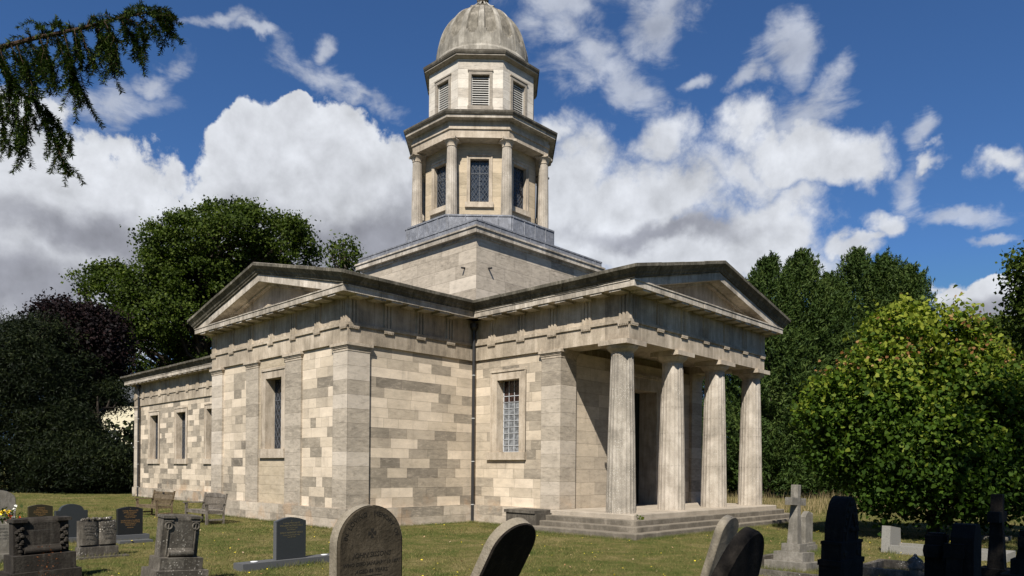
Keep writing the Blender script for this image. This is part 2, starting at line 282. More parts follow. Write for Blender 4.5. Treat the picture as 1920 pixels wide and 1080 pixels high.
# ------------------------------------------------------------------ mesh builder and tagging
class MB:
    def __init__(s, f=None): s.v = []; s.f = []; s.t = []; s.e = []; s.map = f
    def face(s, pts, tone=.5, e=None):
        b = len(s.v)
        for p in pts:
            s.v.append(tuple(s.map(*p)) if s.map else tuple(p))
        s.f.append(tuple(range(b, b + len(pts)))); s.t.append(tone); s.e.append(e)
    def box(s, a, b, tone=.5, skip=''):
        x0, y0, z0 = a; x1, y1, z1 = b
        x0, x1 = min(x0, x1), max(x0, x1); y0, y1 = min(y0, y1), max(y0, y1); z0, z1 = min(z0, z1), max(z0, z1)
        if 'b' not in skip: s.face([(x0, y0, z0), (x0, y1, z0), (x1, y1, z0), (x1, y0, z0)], tone)
        if 't' not in skip: s.face([(x0, y0, z1), (x1, y0, z1), (x1, y1, z1), (x0, y1, z1)], tone)
        s.face([(x0, y0, z0), (x1, y0, z0), (x1, y0, z1), (x0, y0, z1)], tone)
        s.face([(x1, y0, z0), (x1, y1, z0), (x1, y1, z1), (x1, y0, z1)], tone)
        s.face([(x1, y1, z0), (x0, y1, z0), (x0, y1, z1), (x1, y1, z1)], tone)
        s.face([(x0, y1, z0), (x0, y0, z0), (x0, y0, z1), (x0, y1, z1)], tone)
    def sweep(s, rings, close=False, caps=True):
        """rings: list of equal-length closed point loops"""
        n = len(rings[0])
        for a, b in zip(rings[:-1], rings[1:]):
            for i in range(n if close else n - 1):
                j = (i + 1) % n
                s.face([a[i], a[j], b[j], b[i]])
        if caps and close:
            s.face(rings[0][::-1]); s.face(rings[-1])
    def tube(s, path, rad, n=8, caps=True):
        rings = []
        for i, p in enumerate(path):
            p = Vector(p); q = Vector(path[min(i + 1, len(path) - 1)]) - Vector(path[max(i - 1, 0)])
            q = q.normalized() if q.length > 1e-9 else Vector((0, 0, 1))
            a = q.orthogonal().normalized() if i == 0 else (a - q * a.dot(q)).normalized()
            b = q.cross(a); r = rad[i] if isinstance(rad, (list, tuple)) else rad
            rings.append([tuple(p + (a * math.cos(2 * math.pi * k / n) + b * math.sin(2 * math.pi * k / n)) * r) for k in range(n)])
        s.sweep(rings, True, caps)
    def lathe(s, c, prof, n=24, rot=0.0, cap=True):
        rings = [[(c[0] + r * math.cos(rot + 2 * math.pi * k / n), c[1] + r * math.sin(rot + 2 * math.pi * k / n), c[2] + z) for k in range(n)] for r, z in prof]
        s.sweep(rings, True, cap)
    def build(s, name, mat, parent=None, smooth=False, merge=False):
        me = bpy.data.meshes.new(name); me.from_pydata(s.v, [], s.f)
        if any(x is not None for x in s.e):
            a = me.attributes.new('edge', 'FLOAT_COLOR', 'CORNER'); d = []
            for f, e in zip(s.f, s.e):
                if e is None: d += [1.0] * (4 * len(f))
                else:
                    for q in e: d += list(q)
            a.data.foreach_set('color', d)
            a = me.attributes.new('tone', 'FLOAT', 'FACE'); a.data.foreach_set('value', s.t)
        me.materials.append(mat if not isinstance(mat, str) else M[mat])
        if merge:
            import bmesh
            bm = bmesh.new(); bm.from_mesh(me); bmesh.ops.remove_doubles(bm, verts=bm.verts, dist=1e-5); bmesh.ops.recalc_face_normals(bm, faces=bm.faces); bm.to_mesh(me); bm.free()
        if smooth: me.polygons.foreach_set('use_smooth', [True] * len(me.polygons))
        o = bpy.data.objects.new(name, me); COL.objects.link(o)
        if parent is not None: o.parent = parent
        return o
def tag(o, label=None, cat=None, group=None, kind=None):
    if label: o['label'] = label
    if cat: o['category'] = cat
    if group: o['group'] = group
    if kind: o['kind'] = kind
    return o
def empty(name, loc=(0, 0, 0), rz=0.0, rot=None):
    o = bpy.data.objects.new(name, None); COL.objects.link(o); o.location = loc
    o.rotation_euler = rot if rot else (0, 0, rz); o.empty_display_size = .3
    return o
def subtr(a, b, holes):
    """interval a..b minus list of intervals"""
    out = [(a, b)]
    for h0, h1 in holes:
        nx = []
        for x0, x1 in out:
            if h1 <= x0 or h0 >= x1: nx.append((x0, x1)); continue
            if h0 > x0: nx.append((x0, h0))
            if h1 < x1: nx.append((h1, x1))
        out = nx
    return [(x0, x1) for x0, x1 in out if x1 - x0 > 1e-4]
def ashlar(mb, P, u0, u1, levels, holes=(), L=(.35, 1.0), tone=None, seed=0):
    """P(u,z)->point; courses between levels, each block its own face with distances to its joints"""
    rng = random.Random(seed)
    for k in range(len(levels) - 1):
        z0, z1 = levels[k], levels[k + 1]
        if u1 - u0 <= L[1] * .95: cuts = [u0, u1]
        else:
            cuts = [u0]
            while True:
                w = rng.uniform(*L); 
                if cuts[-1] + w > u1 - L[0] * .6: break
                cuts.append(cuts[-1] + w)
            cuts.append(u1)
        zz = sorted({z0, z1} | {h for hh in holes for h in (hh[2], hh[3]) if z0 < h < z1})
        for a, b in zip(cuts[:-1], cuts[1:]):
            tn = tone((a + b) / 2, (z0 + z1) / 2, rng) if tone else rng.random()
            for s0, s1 in zip(zz[:-1], zz[1:]):
                hs = [(h[0], h[1]) for h in holes if h[2] <= s0 + 1e-6 and h[3] >= s1 - 1e-6]
                for x0, x1 in subtr(a, b, hs):
                    e = [(x - a, b - x, z - z0, z1 - z) for x, z in ((x0, s0), (x1, s0), (x1, s1), (x0, s1))]
                    mb.face([P(x0, s0), P(x1, s0), P(x1, s1), P(x0, s1)], min(max(tn, 0), 1), e)
def lev(z0, z1, h):
    n = max(1, round((z1 - z0) / h)); return [z0 + (z1 - z0) * i / n for i in range(n + 1)]
# patchwork of replaced cream blocks and old grey-brown ones
def patch(pc, seed=0, old=.28):
    off = seed * 17.3
    def f(u, z, rng):
        n = mnoise.noise(Vector((u * .55 + off, z * .75, off))) * .5
        q = rng.random()
        if q < pc + n * .9: return rng.uniform(.80, .97) if rng.random() < .55 else rng.uniform(.55, .80)
        return min(max(rng.gauss(old + .05, .16), .02), .72)
    return f
def tn(lo, hi): return lambda u, z, rng: rng.uniform(lo, hi)
# ------------------------------------------------------------------ the church
church = empty('mausoleum_church', (0, 0, 0))
tag(church, 'pale stone classical church with domed lantern tower and four column portico', 'church')
W, WX, TC, TH = 4.22, 4.2, -.37, 4.57          # portico half width, transept side, transept centre and half width
def frame(O, A, T): 
    O = Vector(O); A = Vector(A); T = Vector(T)
    return lambda s, t, z: O + A * s + T * t + Vector((0, 0, z))
F_port = frame((0, 0, 0), (1, 0, 0), (0, 1, 0))
F_tran = frame((TC, 0, 0), (0, -1, 0), (1, 0, 0))
F_back = frame((TC, 0, 0), (0, 1, 0), (-1, 0, 0))
F_nave = frame((0, 0, 0), (-1, 0, 0), (0, -1, 0))
ZN = dict(g=-.02, p=.59, a=5.45, t=6.03, f=6.78, ge=6.97, si=7.30)
ZNAVE = dict(g=-.45, p=.42, a=5.62, t=6.22, f=7.02, ge=7.22, si=7.56)
SLOPE = .235; OV = .47
def triglyph(mb, P, z0, z1):
    """P(u, out, z): u along the face, out proud of the frieze; centred at u=0"""
    def b(u0, u1, o, za, zb):
        q = [(u0, za), (u1, za), (u1, zb), (u0, zb)]
        mb.face([P(u, o, z) for u, z in q])
        for (ua, za_), (ub, zb_) in zip(q, q[1:] + q[:1]): mb.face([P(ua, -.03, za_), P(ub, -.03, zb_), P(ub, o, zb_), P(ua, o, za_)])
    b(-.175, .175, .006, z0, z1)
    for c in (-.117, 0, .117):
        # bar with chamfered arrises
        w, i, o = .052, .028, .048
        zt = z1 - .09
        mb.face([P(c - i, o, z0), P(c + i, o, z0), P(c + i, o, zt), P(c - i, o, zt)])
        for s in (-1, 1): mb.face([P(c + s * w, .006, z0), P(c + s * i, o, z0), P(c + s * i, o, zt), P(c + s * w, .006, zt)])
        mb.face([P(c - w, .006, zt), P(c - i, o, zt), P(c + i, o, zt), P(c + w, .006, zt)])
    b(-.18, .18, .052, z1 - .088, z1)
def regula(mb, P, zt):
    def b(u0, u1, o0, o, za, zb):
        q = [(u0, za), (u1, za), (u1, zb), (u0, zb)]
        mb.face([P(u, o, z) for u, z in q])
        for (ua, za_), (ub, zb_) in zip(q, q[1:] + q[:1]): mb.face([P(ua, o0, za_), P(ub, o0, zb_), P(ub, o, zb_), P(ua, o, za_)])
    b(-.175, .175, -.02, .042, zt - .135, zt - .086)
    for i in range(6):
        u = -.146 + i * .0585; b(u - .018, u + .018, -.02, .04, zt - .175, zt - .134)
def arm(F, hw, s1, sR, sL, Z, trig_f, trig_s, name_extra='', hollow=None, detail=True):
    """one arm of the cross. s1 front plane, sR/sL half widths of the arms it butts against on t>0 / t<0."""
    zt, za, zf, zg, zs = Z['t'], Z['a'], Z['f'], Z['ge'], Z['si']
    ent = MB(F)
    # architrave, taenia, frieze
    def ringbox(off, z0, z1, hol):
        for sgn, sb in ((1, sR), (-1, sL)):
            if sb is None: continue
        lo = min(x for x in (sR, sL) if x is not None)
        if hol:
            s0 = hol
            ent.box((lo + off, -hw - off, z0), (s0, hw + off, z1))
            wd = .78
            ent.box((s0, -hw - off, z0), (s1 + off, -hw + wd, z1)); ent.box((s0, hw - wd, z0), (s1 + off, hw + off, z1))
            ent.box((s1 - wd, -hw + wd, z0), (s1 + off, hw - wd, z1))
        else: ent.box((lo + off, -hw - off, z0), (s1 + off, hw + off, z1))
    ringbox(0, za, zt - .088, hollow)
    if hollow: ent.box((hollow, -hw + .5, za + .28), (s1 - .5, hw - .5, za + .4))   # porch ceiling
    ringbox(.045, zt - .09, zt, None if not hollow else hollow)
    ringbox(-.012, zt - .003, zf + .02, None)
    zb = zf + .004
    nf = max(2, round(2 * (hw - .18) / trig_f)); 
    for i in range(nf + 1):
        c = -(hw - .19) + 2 * (hw - .19) * i / nf
        P = lambda u, o, z, c=c: (s1 - .012 + o, c + u, z)
        triglyph(ent, P, zt, zb); regula(ent, lambda u, o, z, c=c: (s1 + .012 + o, c + u, z), zt)
    for sgn, sb in ((1, sR), (-1, sL)):
        if sb is None: continue
        ns = max(1, round((s1 - .19 - sb - .5) / trig_s)); st = trig_s
        for i in range(ns + 1):
            c = s1 - .19 - st * i
            if c < sb + .25: break
            triglyph(ent, lambda u, o, z, c=c: (c + u, sgn * (hw - .012 + o), z), zt, zb)
            regula(ent, lambda u, o, z, c=c: (c + u, sgn * (hw + .012 + o), z), zt)
    ent.build('entablature', 'entab', church)
    # horizontal cornice with mutules
    g = MB(F); lo = min(x for x in (sR, sL) if x is not None)
    g.box((lo + OV, -hw - OV + .12, zf + .002), (s1 + OV - .12, hw + OV - .12, zg))
    rj = random.Random(int(s1 * 10) + 5)
    def edge(a, b, put):                               # cornice stones laid end to end, each a touch out of line
        n_ = max(1, round((b - a) / .95)); 
        for i in range(n_):
            u0, u1 = a + (b - a) * i / n_ + .003, a + (b - a) * (i + 1) / n_ - .003
            j, k_, l = rj.uniform(-.009, .007), rj.uniform(-.006, .004), rj.uniform(-.004, .006)
            if i in (0, n_ - 1): j = 0
            put(u0, u1, j, k_, l)
    e_ = hw + OV
    edge(-e_, e_, lambda a, b, j, k_, l: (g.box((s1 + OV - .125, a, zf + k_), (s1 + OV + j, b, zg - .03)), g.box((s1 + OV - .125, a, zg - .032), (s1 + OV + .02 + j, b, zg + .002 + l))))
    for sg in (-1, 1):
        if (sR if sg > 0 else sL) is None: continue
        edge(lo + OV, s1 + OV - .128, lambda a, b, j, k_, l: (g.box((a, sg * (e_ - .125), zf + k_), (b, sg * (e_ + j), zg - .03)), g.box((a, sg * (e_ - .125), zg - .032), (b, sg * (e_ + .02 + j), zg + .002 + l))))
    # mutules along the front and both sides
    n = nf * 2
    for i in range(n + 1):
        c = -(hw - .19) + 2 * (hw - .19) * i / n
        g.box((s1 + .035, c - .2, zf - .055), (s1 + .44, c + .2, zf + .003))
    for sgn, sb in ((1, sR), (-1, sL)):
        if sb is None: continue
        c = s1 - .19; 
        while c > sb + .62:
            g.box((c - .2, sgn * (hw + .035), zf - .055), (c + .2, sgn * (hw + .44), zf + .003)); c -= trig_s / 2
    g.build('cornice', 'geison', church)
    # pediment: tympanum recessed behind a raking cornice
    rise = lambda t: SLOPE * (hw + OV - abs(t))
    pd = MB(F)
    e = hw + OV
    pd.face([(s1 - .03, -e + .1, zg), (s1 - .03, e - .1, zg), (s1 - .03, 0, zg + rise(0) - .05)])
    tymp = pd
    rk = MB(F)
    th = .24
    tb = lambda t: zg + rise(t) - th
    tz = e - th / SLOPE                              # where the underside meets the horizontal cornice
    for sg in (-1, 1):
        o = s1 + OV - .012
        rk.face([(o, sg * tz, zg), (o, sg * e, zg), (o, 0, zg + rise(0)), (o, 0, tb(0))])
        rk.face([(o, sg * tz, zg), (o, 0, tb(0)), (s1 - .04, 0, tb(0)), (s1 - .04, sg * tz, zg)])
        # small bed moulding under the soffit
        o2 = s1 + .10
        rk.face([(o2, sg * (tz - .35), zg), (o2, sg * tz, zg), (o2, 0, tb(0)), (o2, 0, tb(0) - .08)])
        rk.face([(o2, sg * (tz - .35), zg), (o2, 0, tb(0) - .08), (s1 - .04, 0, tb(0) - .08), (s1 - .04, sg * (tz - .35), zg)])
    ped = tymp.build('pediment', 'entab', church)
    rk.build('raking_cornice', 'geison', ped)
    # sima (gutter moulding) along both eaves and up the rake
    prof = [(0.0, .004), (.035, .012), (.04, .05), (.075, .085), (.10, .14), (.15, .19), (.185, .225), (.205, .24), (.205, zs - zg), (.15, zs - zg + .02), (.02, zs - zg + .02)]
    sm = MB(F)
    hgt = SLOPE * e
    A_, B_, C_, D_, E_ = [], [], [], [], []
    for o, dz in prof:
        z = zg + dz
        A_.append(((sR if sR is not None else lo) + OV + o, e + o, z)); B_.append((s1 + OV + o, e + o, z)); C_.append((s1 + OV + o, 0, z + hgt)); D_.append((s1 + OV + o, -e - o, z)); E_.append(((sL if sL is not None else lo) + OV + o, -e - o, z))
    def runs(a, b):                                    # gutter stones with slightly slipped joints
        n_ = max(1, round((Vector(a[0]) - Vector(b[0])).length / 1.16))
        for q in range(n_):
            jz = rj.uniform(-.011, .009) if 0 < q < n_ - 1 else 0
            f0, f1 = q / n_ + (.0015 if q else 0), (q + 1) / n_ - (.0015 if q < n_ - 1 else 0)
            pt = lambda f: [(a[i][0] + (b[i][0] - a[i][0]) * f, a[i][1] + (b[i][1] - a[i][1]) * f, a[i][2] + (b[i][2] - a[i][2]) * f + jz) for i in range(len(a))]
            sm.sweep([pt(f0), pt(f1)], True)
    runs(A_, B_); runs(B_, C_); runs(C_, D_); runs(D_, E_)
    sm.build('gutter_moulding', 'sima', church)
    # roof
    rf = MB(F)
    zr = zs + .015
    rf.face([(2.6, e + .03, zr), (s1 + OV + .02, e + .03, zr), (s1 + OV + .02, 0, zr + hgt), (2.6, 0, zr + hgt)])
    rf.face([(2.6, -e - .03, zr), (s1 + OV + .02, -e - .03, zr), (s1 + OV + .02, 0, zr + hgt), (2.6, 0, zr + hgt)])
    rf.build('roof', 'slate', church)
def pier(F, s0, s1, t0, t1, z0, z1, faces, seed, cap_s=None, matn='pier', lo=0.0, hi=1.0, h=.405):
    """rectangular pier with a moulded cap. faces: subset of 'f' (front +s), 'b' (back -s), 'r' (+t), 'l' (-t)"""
    m = MB(F); L = lev(z0, z1 - .24, h)
    rng = random.Random(seed)
    tt = [rng.uniform(lo, hi) for _ in L]
    tone = lambda u, z, r: tt[min(range(len(L)), key=lambda i: abs(L[i] + h / 2 - z))] + r.uniform(-.1, .1)
    if 'f' in faces: ashlar(m, lambda u, z: (s1, u, z), t0, t1, L, (), (2, 3), tone, seed)
    if 'b' in faces: ashlar(m, lambda u, z: (s0, u, z), t0, t1, L, (), (2, 3), tone, seed)
    if 'r' in faces: ashlar(m, lambda u, z: (u, t1, z), s0, s1, L, (), (2, 3), tone, seed)
    if 'l' in faces: ashlar(m, lambda u, z: (u, t0, z), s0, s1, L, (), (2, 3), tone, seed)
    p = m.build('pilaster', matn, church)
    c = MB(F)
    xs = {k: (1 if k in faces else 0) for k in 'fbrl'}
    for o, za, zb in ((.012, z1 - .245, z1 - .17), (.03, z1 - .172, z1 - .125), (.05, z1 - .127, z1 - .085), (.078, z1 - .087, z1 - .003)):
        c.box((s0 - o * xs['b'], t0 - o * xs['l'], za), (s1 + o * xs['f'], t1 + o * xs['r'], zb))
    c.build('capital', 'trim', p)
    return p
def window(P, u0, u1, z0, z1, depth, fr, sill, style, hood=True, seed=0):
    """P(u, out, z). opening u0..u1,z0..z1; fr = surround width; sill=(u0,u1,z0,z1)"""
    def bx(mb, ua, ub, oa, ob, za, zb):
        q = [P(u, o, z) for u in (ua, ub) for o in (oa, ob) for z in (za, zb)]
        for i in ((0, 1, 3, 2), (4, 6, 7, 5), (0, 4, 5, 1), (2, 3, 7, 6), (0, 2, 6, 4), (1, 5, 7, 3)): mb.face([q[j] for j in i])
    f = MB(); o1 = .025
    bx(f, u0 - fr, u0, -depth - .05, o1, z0, z1); bx(f, u1, u1 + fr, -depth - .05, o1, z0, z1); bx(f, u0 - fr, u1 + fr, -depth - .05, o1, z1, z1 + fr * .9)
    bx(f, u0 - fr + .0, u1 + fr, -.02, o1 + .03, z1 + fr * .9, z1 + fr * .9 + .07)
    bx(f, u0 - fr - .0, u0 - fr + .05, -.02, o1 + .018, z0, z1 + fr * .9); bx(f, u1 + fr - .05, u1 + fr, -.02, o1 + .018, z0, z1 + fr * .9)
    win = f.build('window', 'trim', church)
    s = MB(); bx(s, sill[0], sill[1], -depth - .05, .09, sill[2], sill[3]); s.build('sill', 'trim', win)
    g = MB(); d = -depth
    zm = z0 + (z1 - z0) * .70
    g.face([P(u0, d, z0), P(u1, d, z0), P(u1, d, zm), P(u0, d, zm)]); g.build('glass', 'skyglass' if style == 'white' else 'glass', win)
    g = MB(); g.face([P(u0, d, zm), P(u1, d, zm), P(u1, d, z1), P(u0, d, z1)]); g.build('glass', 'brownglass' if style == 'white' else 'glass', win)
    b = MB(); bd = d + .018
    def bar(ua, za, ub, zb, w, th=.012):
        dx, dz = ub - ua, zb - za; l = math.hypot(dx, dz); nx, nz_ = -dz / l * w / 2, dx / l * w / 2
        q0 = [(ua + nx, za + nz_), (ua - nx, za - nz_), (ub - nx, zb - nz_), (ub + nx, zb + nz_)]
        b.face([P(x, bd, z) for x, z in q0])
        for (xa, za_), (xb, zb_) in zip(q0, q0[1:] + q0[:1]): b.face([P(xa, bd, za_), P(xb, bd, zb_), P(xb, bd - th, zb_), P(xa, bd - th, za_)])
    um = (u0 + u1) / 2
    if style == 'white':
        for i in range(0, 5): u = u0 + .02 + (u1 - u0 - .04) * i / 4; bar(u, z0, u, z1, .03 if i == 0 else .016)
        n = 8
        for i in range(n + 1): z = z0 + .02 + (zm - z0 - .02) * i / n; bar(u0, z, u1, z, .014)
        bar(u0, zm, u1, zm, .03); bar(u0, (zm + z1) / 2 - .15, u1, (zm + z1) / 2 - .15, .02)
    else:
        bar(um, z0, um, z1, .028); bar(u0, zm, u1, zm, .03)
        for e_ in (u0 + .012, u1 - .012): bar(e_, z0, e_, z1, .022)
        st = .135 if style == 'lattice' else .2; LW = .012 if style == 'lattice' else .007
        hh = z1 - z0; k = -hh
        while k < (u1 - u0):
            for sg in (1, -1):
                # line u = k + (z-z0)/1.5 (or mirrored), clipped to the opening
                a0 = max(0, -k * 1.5); a1 = min(hh, (u1 - u0 - k) * 1.5)
                if a1 - a0 > .05:
                    ua, ub = k + a0 / 1.5, k + a1 / 1.5
                    if sg == 1: bar(u0 + ua, z0 + a0, u0 + ub, z0 + a1, LW)
                    else: bar(u1 - ua, z0 + a0, u1 - ub, z0 + a1, LW)
            k += st
    b.build('glazing_bar', 'whitebar' if style == 'white' else 'leadbar', win)
    return win
def plinth(F, s0, s1, t0, t1, Z, seed):
    m = MB(F); j = .07
    z0, z1 = Z['g'] - .3, Z['p']
    L = [z0, Z['g'] + (z1 - Z['g']) * .5, z1 - .001]
    tf = lambda u, z, r: r.uniform(.15, .95)
    ashlar(m, lambda u, z: (s1 + j, u, z), t0 - j, t1 + j, L, (), (.5, 1.3), tf, seed)
    ashlar(m, lambda u, z: (u, t1 + j, z), s0, s1 + j, L, (), (.5, 1.3), tf, seed + 1)
    ashlar(m, lambda u, z: (u, t0 - j, z), s0, s1 + j, L, (), (.5, 1.3), tf, seed + 2)
    m.face([(s0, t0 - j, z1), (s1 + j, t0 - j, z1), (s1 + j, t1 + j, z1), (s0, t1 + j, z1)])
    m.build('plinth', 'plinth', church)
# --- transept towards the camera
RT = .07                                             # wall set back behind piers and architrave
arm(F_tran, TH, 9.21, W, W, ZN, 1.46, 1.24)
plinth(F_tran, W - .5, 9.21, -TH, TH, ZN, 11)
lv = lev(ZN['p'], ZN['a'], .305)
wT = MB(F_tran)
ho = [(-.45, .63, 2.40, 4.77)]
sR_ = 9.21 - RT
ashlar(wT, lambda u, z: (sR_, u, z), -3.70, -1.78, lv, (), (.3, .95), patch(.62, 1), 3)
wT.build('wall', 'ashlar', church); wT = MB(F_tran)
ashlar(wT, lambda u, z: (sR_, u, z), 1.92, 3.82, lv, (), (.3, .95), patch(.66, 2), 4)
wT.build('wall', 'ashlar', church)
wB = MB(F_tran)
ashlar(wB, lambda u, z: (sR_ + .01, u, z), -.90, .95, lv, [(-.45, .63, 2.38, 4.79)], (1.9, 2.4), lambda u, z, r: .62 if z < 2.2 else .42, 5)
wB.build('wall', 'drum', church)
sw = MB(F_tran)
ashlar(sw, lambda u, z: (u, TH - RT, z), W - RT, 8.44, lv, (), (.45, 1.25), patch(.46, 7, .30), 21)
sw.build('wall', 'ashlar', church); sw = MB(F_tran)
ashlar(sw, lambda u, z: (u, -TH + RT, z), W - RT, 8.44, lv, (), (.45, 1.25), patch(.5, 8), 22)
sw.build('wall', 'ashlar', church)
pier(F_tran, 8.44, 9.21, 3.80, TH, ZN['p'], ZN['a'], 'frlb', 31, lo=.35, hi=1)
pier(F_tran, 8.44, 9.21, -TH, -3.68, ZN['p'], ZN['a'], 'frlb', 32, lo=.4, hi=1)
pier(F_tran, 9.0, 9.21 - .012, -1.80, -.90, ZN['p'], ZN['a'], 'frl', 33, lo=.15, hi=.5)
pier(F_tran, 9.0, 9.21 - .012, .94, 1.94, ZN['p'], ZN['a'], 'frl', 34, lo=.15, hi=.5)
window(lambda u, o, z: F_tran(sR_ + o, u, z), -.45, .63, 2.40, 4.77, .34, .28, (-.80, .93, 2.10, 2.40), 'fine')
# --- portico arm
SC = 8.05                                            # end of the cella
arm(F_port, W, 10.53, WX, WX, ZN, 1.345, 1.318, hollow=SC - .35)
plinth(F_port, WX - .5, SC - .3, -W, W, ZN, 41)
wP = MB(F_port)
ashlar(wP, lambda u, z: (u, -W + RT, z), WX - RT, 7.3, lv, [(5.27, 6.28, 2.35, 4.71)], (.4, 1.1), lambda u, z, r: patch(.62 if u < 5 or z < 2.2 else .5, 9, .36)(u, z, r), 51)
wP.build('wall', 'ashlar', church); wP = MB(F_port)
ashlar(wP, lambda u, z: (u, W - RT, z), WX - RT, 7.3, lv, (), (.4, 1.1), patch(.5, 10), 52)
wP.build('wall', 'ashlar', church)
window(lambda u, o, z: F_port(u, -W + RT - o, z), 5.27, 6.28, 2.35, 4.71, .30, .29, (4.86, 6.60, 2.10, 2.35), 'white')
pier(F_port, 7.27, SC, -W, -W + .75, ZN['p'], ZN['a'], 'flrb', 53, lo=.15, hi=.75)
pier(F_port, 7.27, SC, W - .75, W, ZN['p'], ZN['a'], 'flrb', 54, lo=.15, hi=.75)
wC = MB(F_port)                                      # wall behind the columns with the doorway
DR = 1.16
ashlar(wC, lambda u, z: (SC - .10, u, z), -W + .75, W - .75, lev(ZN['p'], ZN['a'], .405), [(-DR - .42, DR + .42, .59, 5.02)], (.8, 1.6), lambda u, z, r: r.uniform(.42, .85), 55)
wC.build('wall', 'ashlar', church)
dr = MB(F_port)
dr.box((SC - 1.0, -DR - .42, .59), (SC - .06, -DR, 4.58)); dr.box((SC - 1.0, DR, .59), (SC - .06, DR + .42, 4.58)); dr.box((SC - 1.0, -DR - .42, 4.58), (SC - .06, DR + .42, 5.02))
dr.box((SC - .07, -DR - .46, 5.0), (SC + .02, DR + .46, 5.1))
dfr = dr.build('doorway', 'trim', church)
d2 = MB(F_port)
for t0, t1 in ((-DR, -.01), (.01, DR)):
    d2.box((SC - .86, t0, .59), (SC - .80, t1, 4.58))
    for z0, z1 in ((.8, 1.9), (2.1, 3.2), (3.4, 4.3)):
        d2.box((SC - .81, t0 + .15, z0), (SC - .785, t1 - .15, z1))
d2.build('door_leaf', 'door', dfr)
# --- rear transept, plain, seen only from the side
arm(F_back, TH, 9.21, W, W, ZN, 1.46, 1.24)
plinth(F_back, W - .5, 9.21, -TH, TH, ZN, 61)
wb = MB(F_back)
ashlar(wb, lambda u, z: (sR_, u, z), -TH, TH, lv, (), (.45, 1.2), patch(.4, 12), 62)
for sg in (-1, 1): wb.build('wall', 'ashlar', church); wb = MB(F_back); ashlar(wb, lambda u, z: (u, sg * (TH - RT), z), W - RT, sR_, lv, (), (.45, 1.2), patch(.4, 13), 63)
wb.build('wall', 'ashlar', church)
# --- nave running away to the left
NL = 28.2
arm(F_nave, W, NL, 5.04, 5.04, ZNAVE, 1.345, 1.38)
plinth(F_nave, 4.6, NL, -W, W, ZNAVE, 71)
lvn = lev(ZNAVE['p'], ZNAVE['a'], .305)
cN = [8.3, 12.45, 16.6, 20.75, 24.9]
wN = MB(F_nave)
ashlar(wN, lambda u, z: (u, W - RT, z), 5.0, NL - .9, lvn, [(c - .66, c + .66, 2.22, 4.93) for c in cN], (.4, 1.15), patch(.52, 14), 72)
wN.build('wall', 'ashlar', church); wN = MB(F_nave)
ashlar(wN, lambda u, z: (u, -W + RT, z), 5.0, NL - .9, lvn, (), (.4, 1.15), patch(.5, 15), 73)
wN.build('wall', 'ashlar', church); wN = MB(F_nave)
ashlar(wN, lambda u, z: (NL - .1, u, z), -W, W, lvn, (), (.4, 1.15), patch(.5, 16), 74)
wN.build('wall', 'ashlar', church)
for c in cN: window(lambda u, o, z: F_nave(u, W - RT + o, z), c - .66, c + .66, 2.22, 4.93, .34, .25, (c - .98, c + .98, 1.93, 2.22), 'fine')
pier(F_nave, NL - .92, NL, W - .8, W, ZNAVE['p'], ZNAVE['a'], 'frb', 75, lo=.3, hi=.9)
pier(F_nave, NL - .92, NL, -W, -W + .8, ZNAVE['p'], ZNAVE['a'], 'flb', 76, lo=.3, hi=.9)
# --- steps of the portico
ps = MB()
def step(x1, y, z0, z1, x0, r=.18):
    pts = [(x0, -y)]
    for cx, cy, a0 in ((x1 - r, -y + r, -90), (x1 - r, y - r, 0)):
        for i in range(5): a = R(a0 + 22.5 * i); pts.append((cx + r * math.cos(a), cy + r * math.sin(a)))
    pts.append((x0, y))
    ps.sweep([[(a, b, z0) for a, b in pts], [(a, b, z1 - .02) for a, b in pts], [(a + (.012 if a < x1 - 1 else -.012), b * .998, z1) for a, b in pts]], True)
step(11.62, 5.42, -.3, .155, 7.0, .05); step(11.36, 5.06, .1, .30, 7.3); step(11.14, 4.78, .25, .45, 7.62)
stp = ps.build('steps', 'step', church)
ps = MB(); step(10.92, 4.52, .4, .59, 7.9, .06); ps.build('paving', 'steptop', stp)
bk = MB(); bk.box((6.75, -5.20, -.3), (8.0, -W - .075, .50)); bk.box((6.7, -5.24, .498), (7.95, -W - .08, .585)); bk.build('block', 'block', stp)
bk = MB(); bk.box((5.9, W + .075, -.3), (8.0, 5.20, .50)); bk.box((5.86, W + .08, .498), (7.95, 5.24, .585)); bk.build('block', 'block', stp)
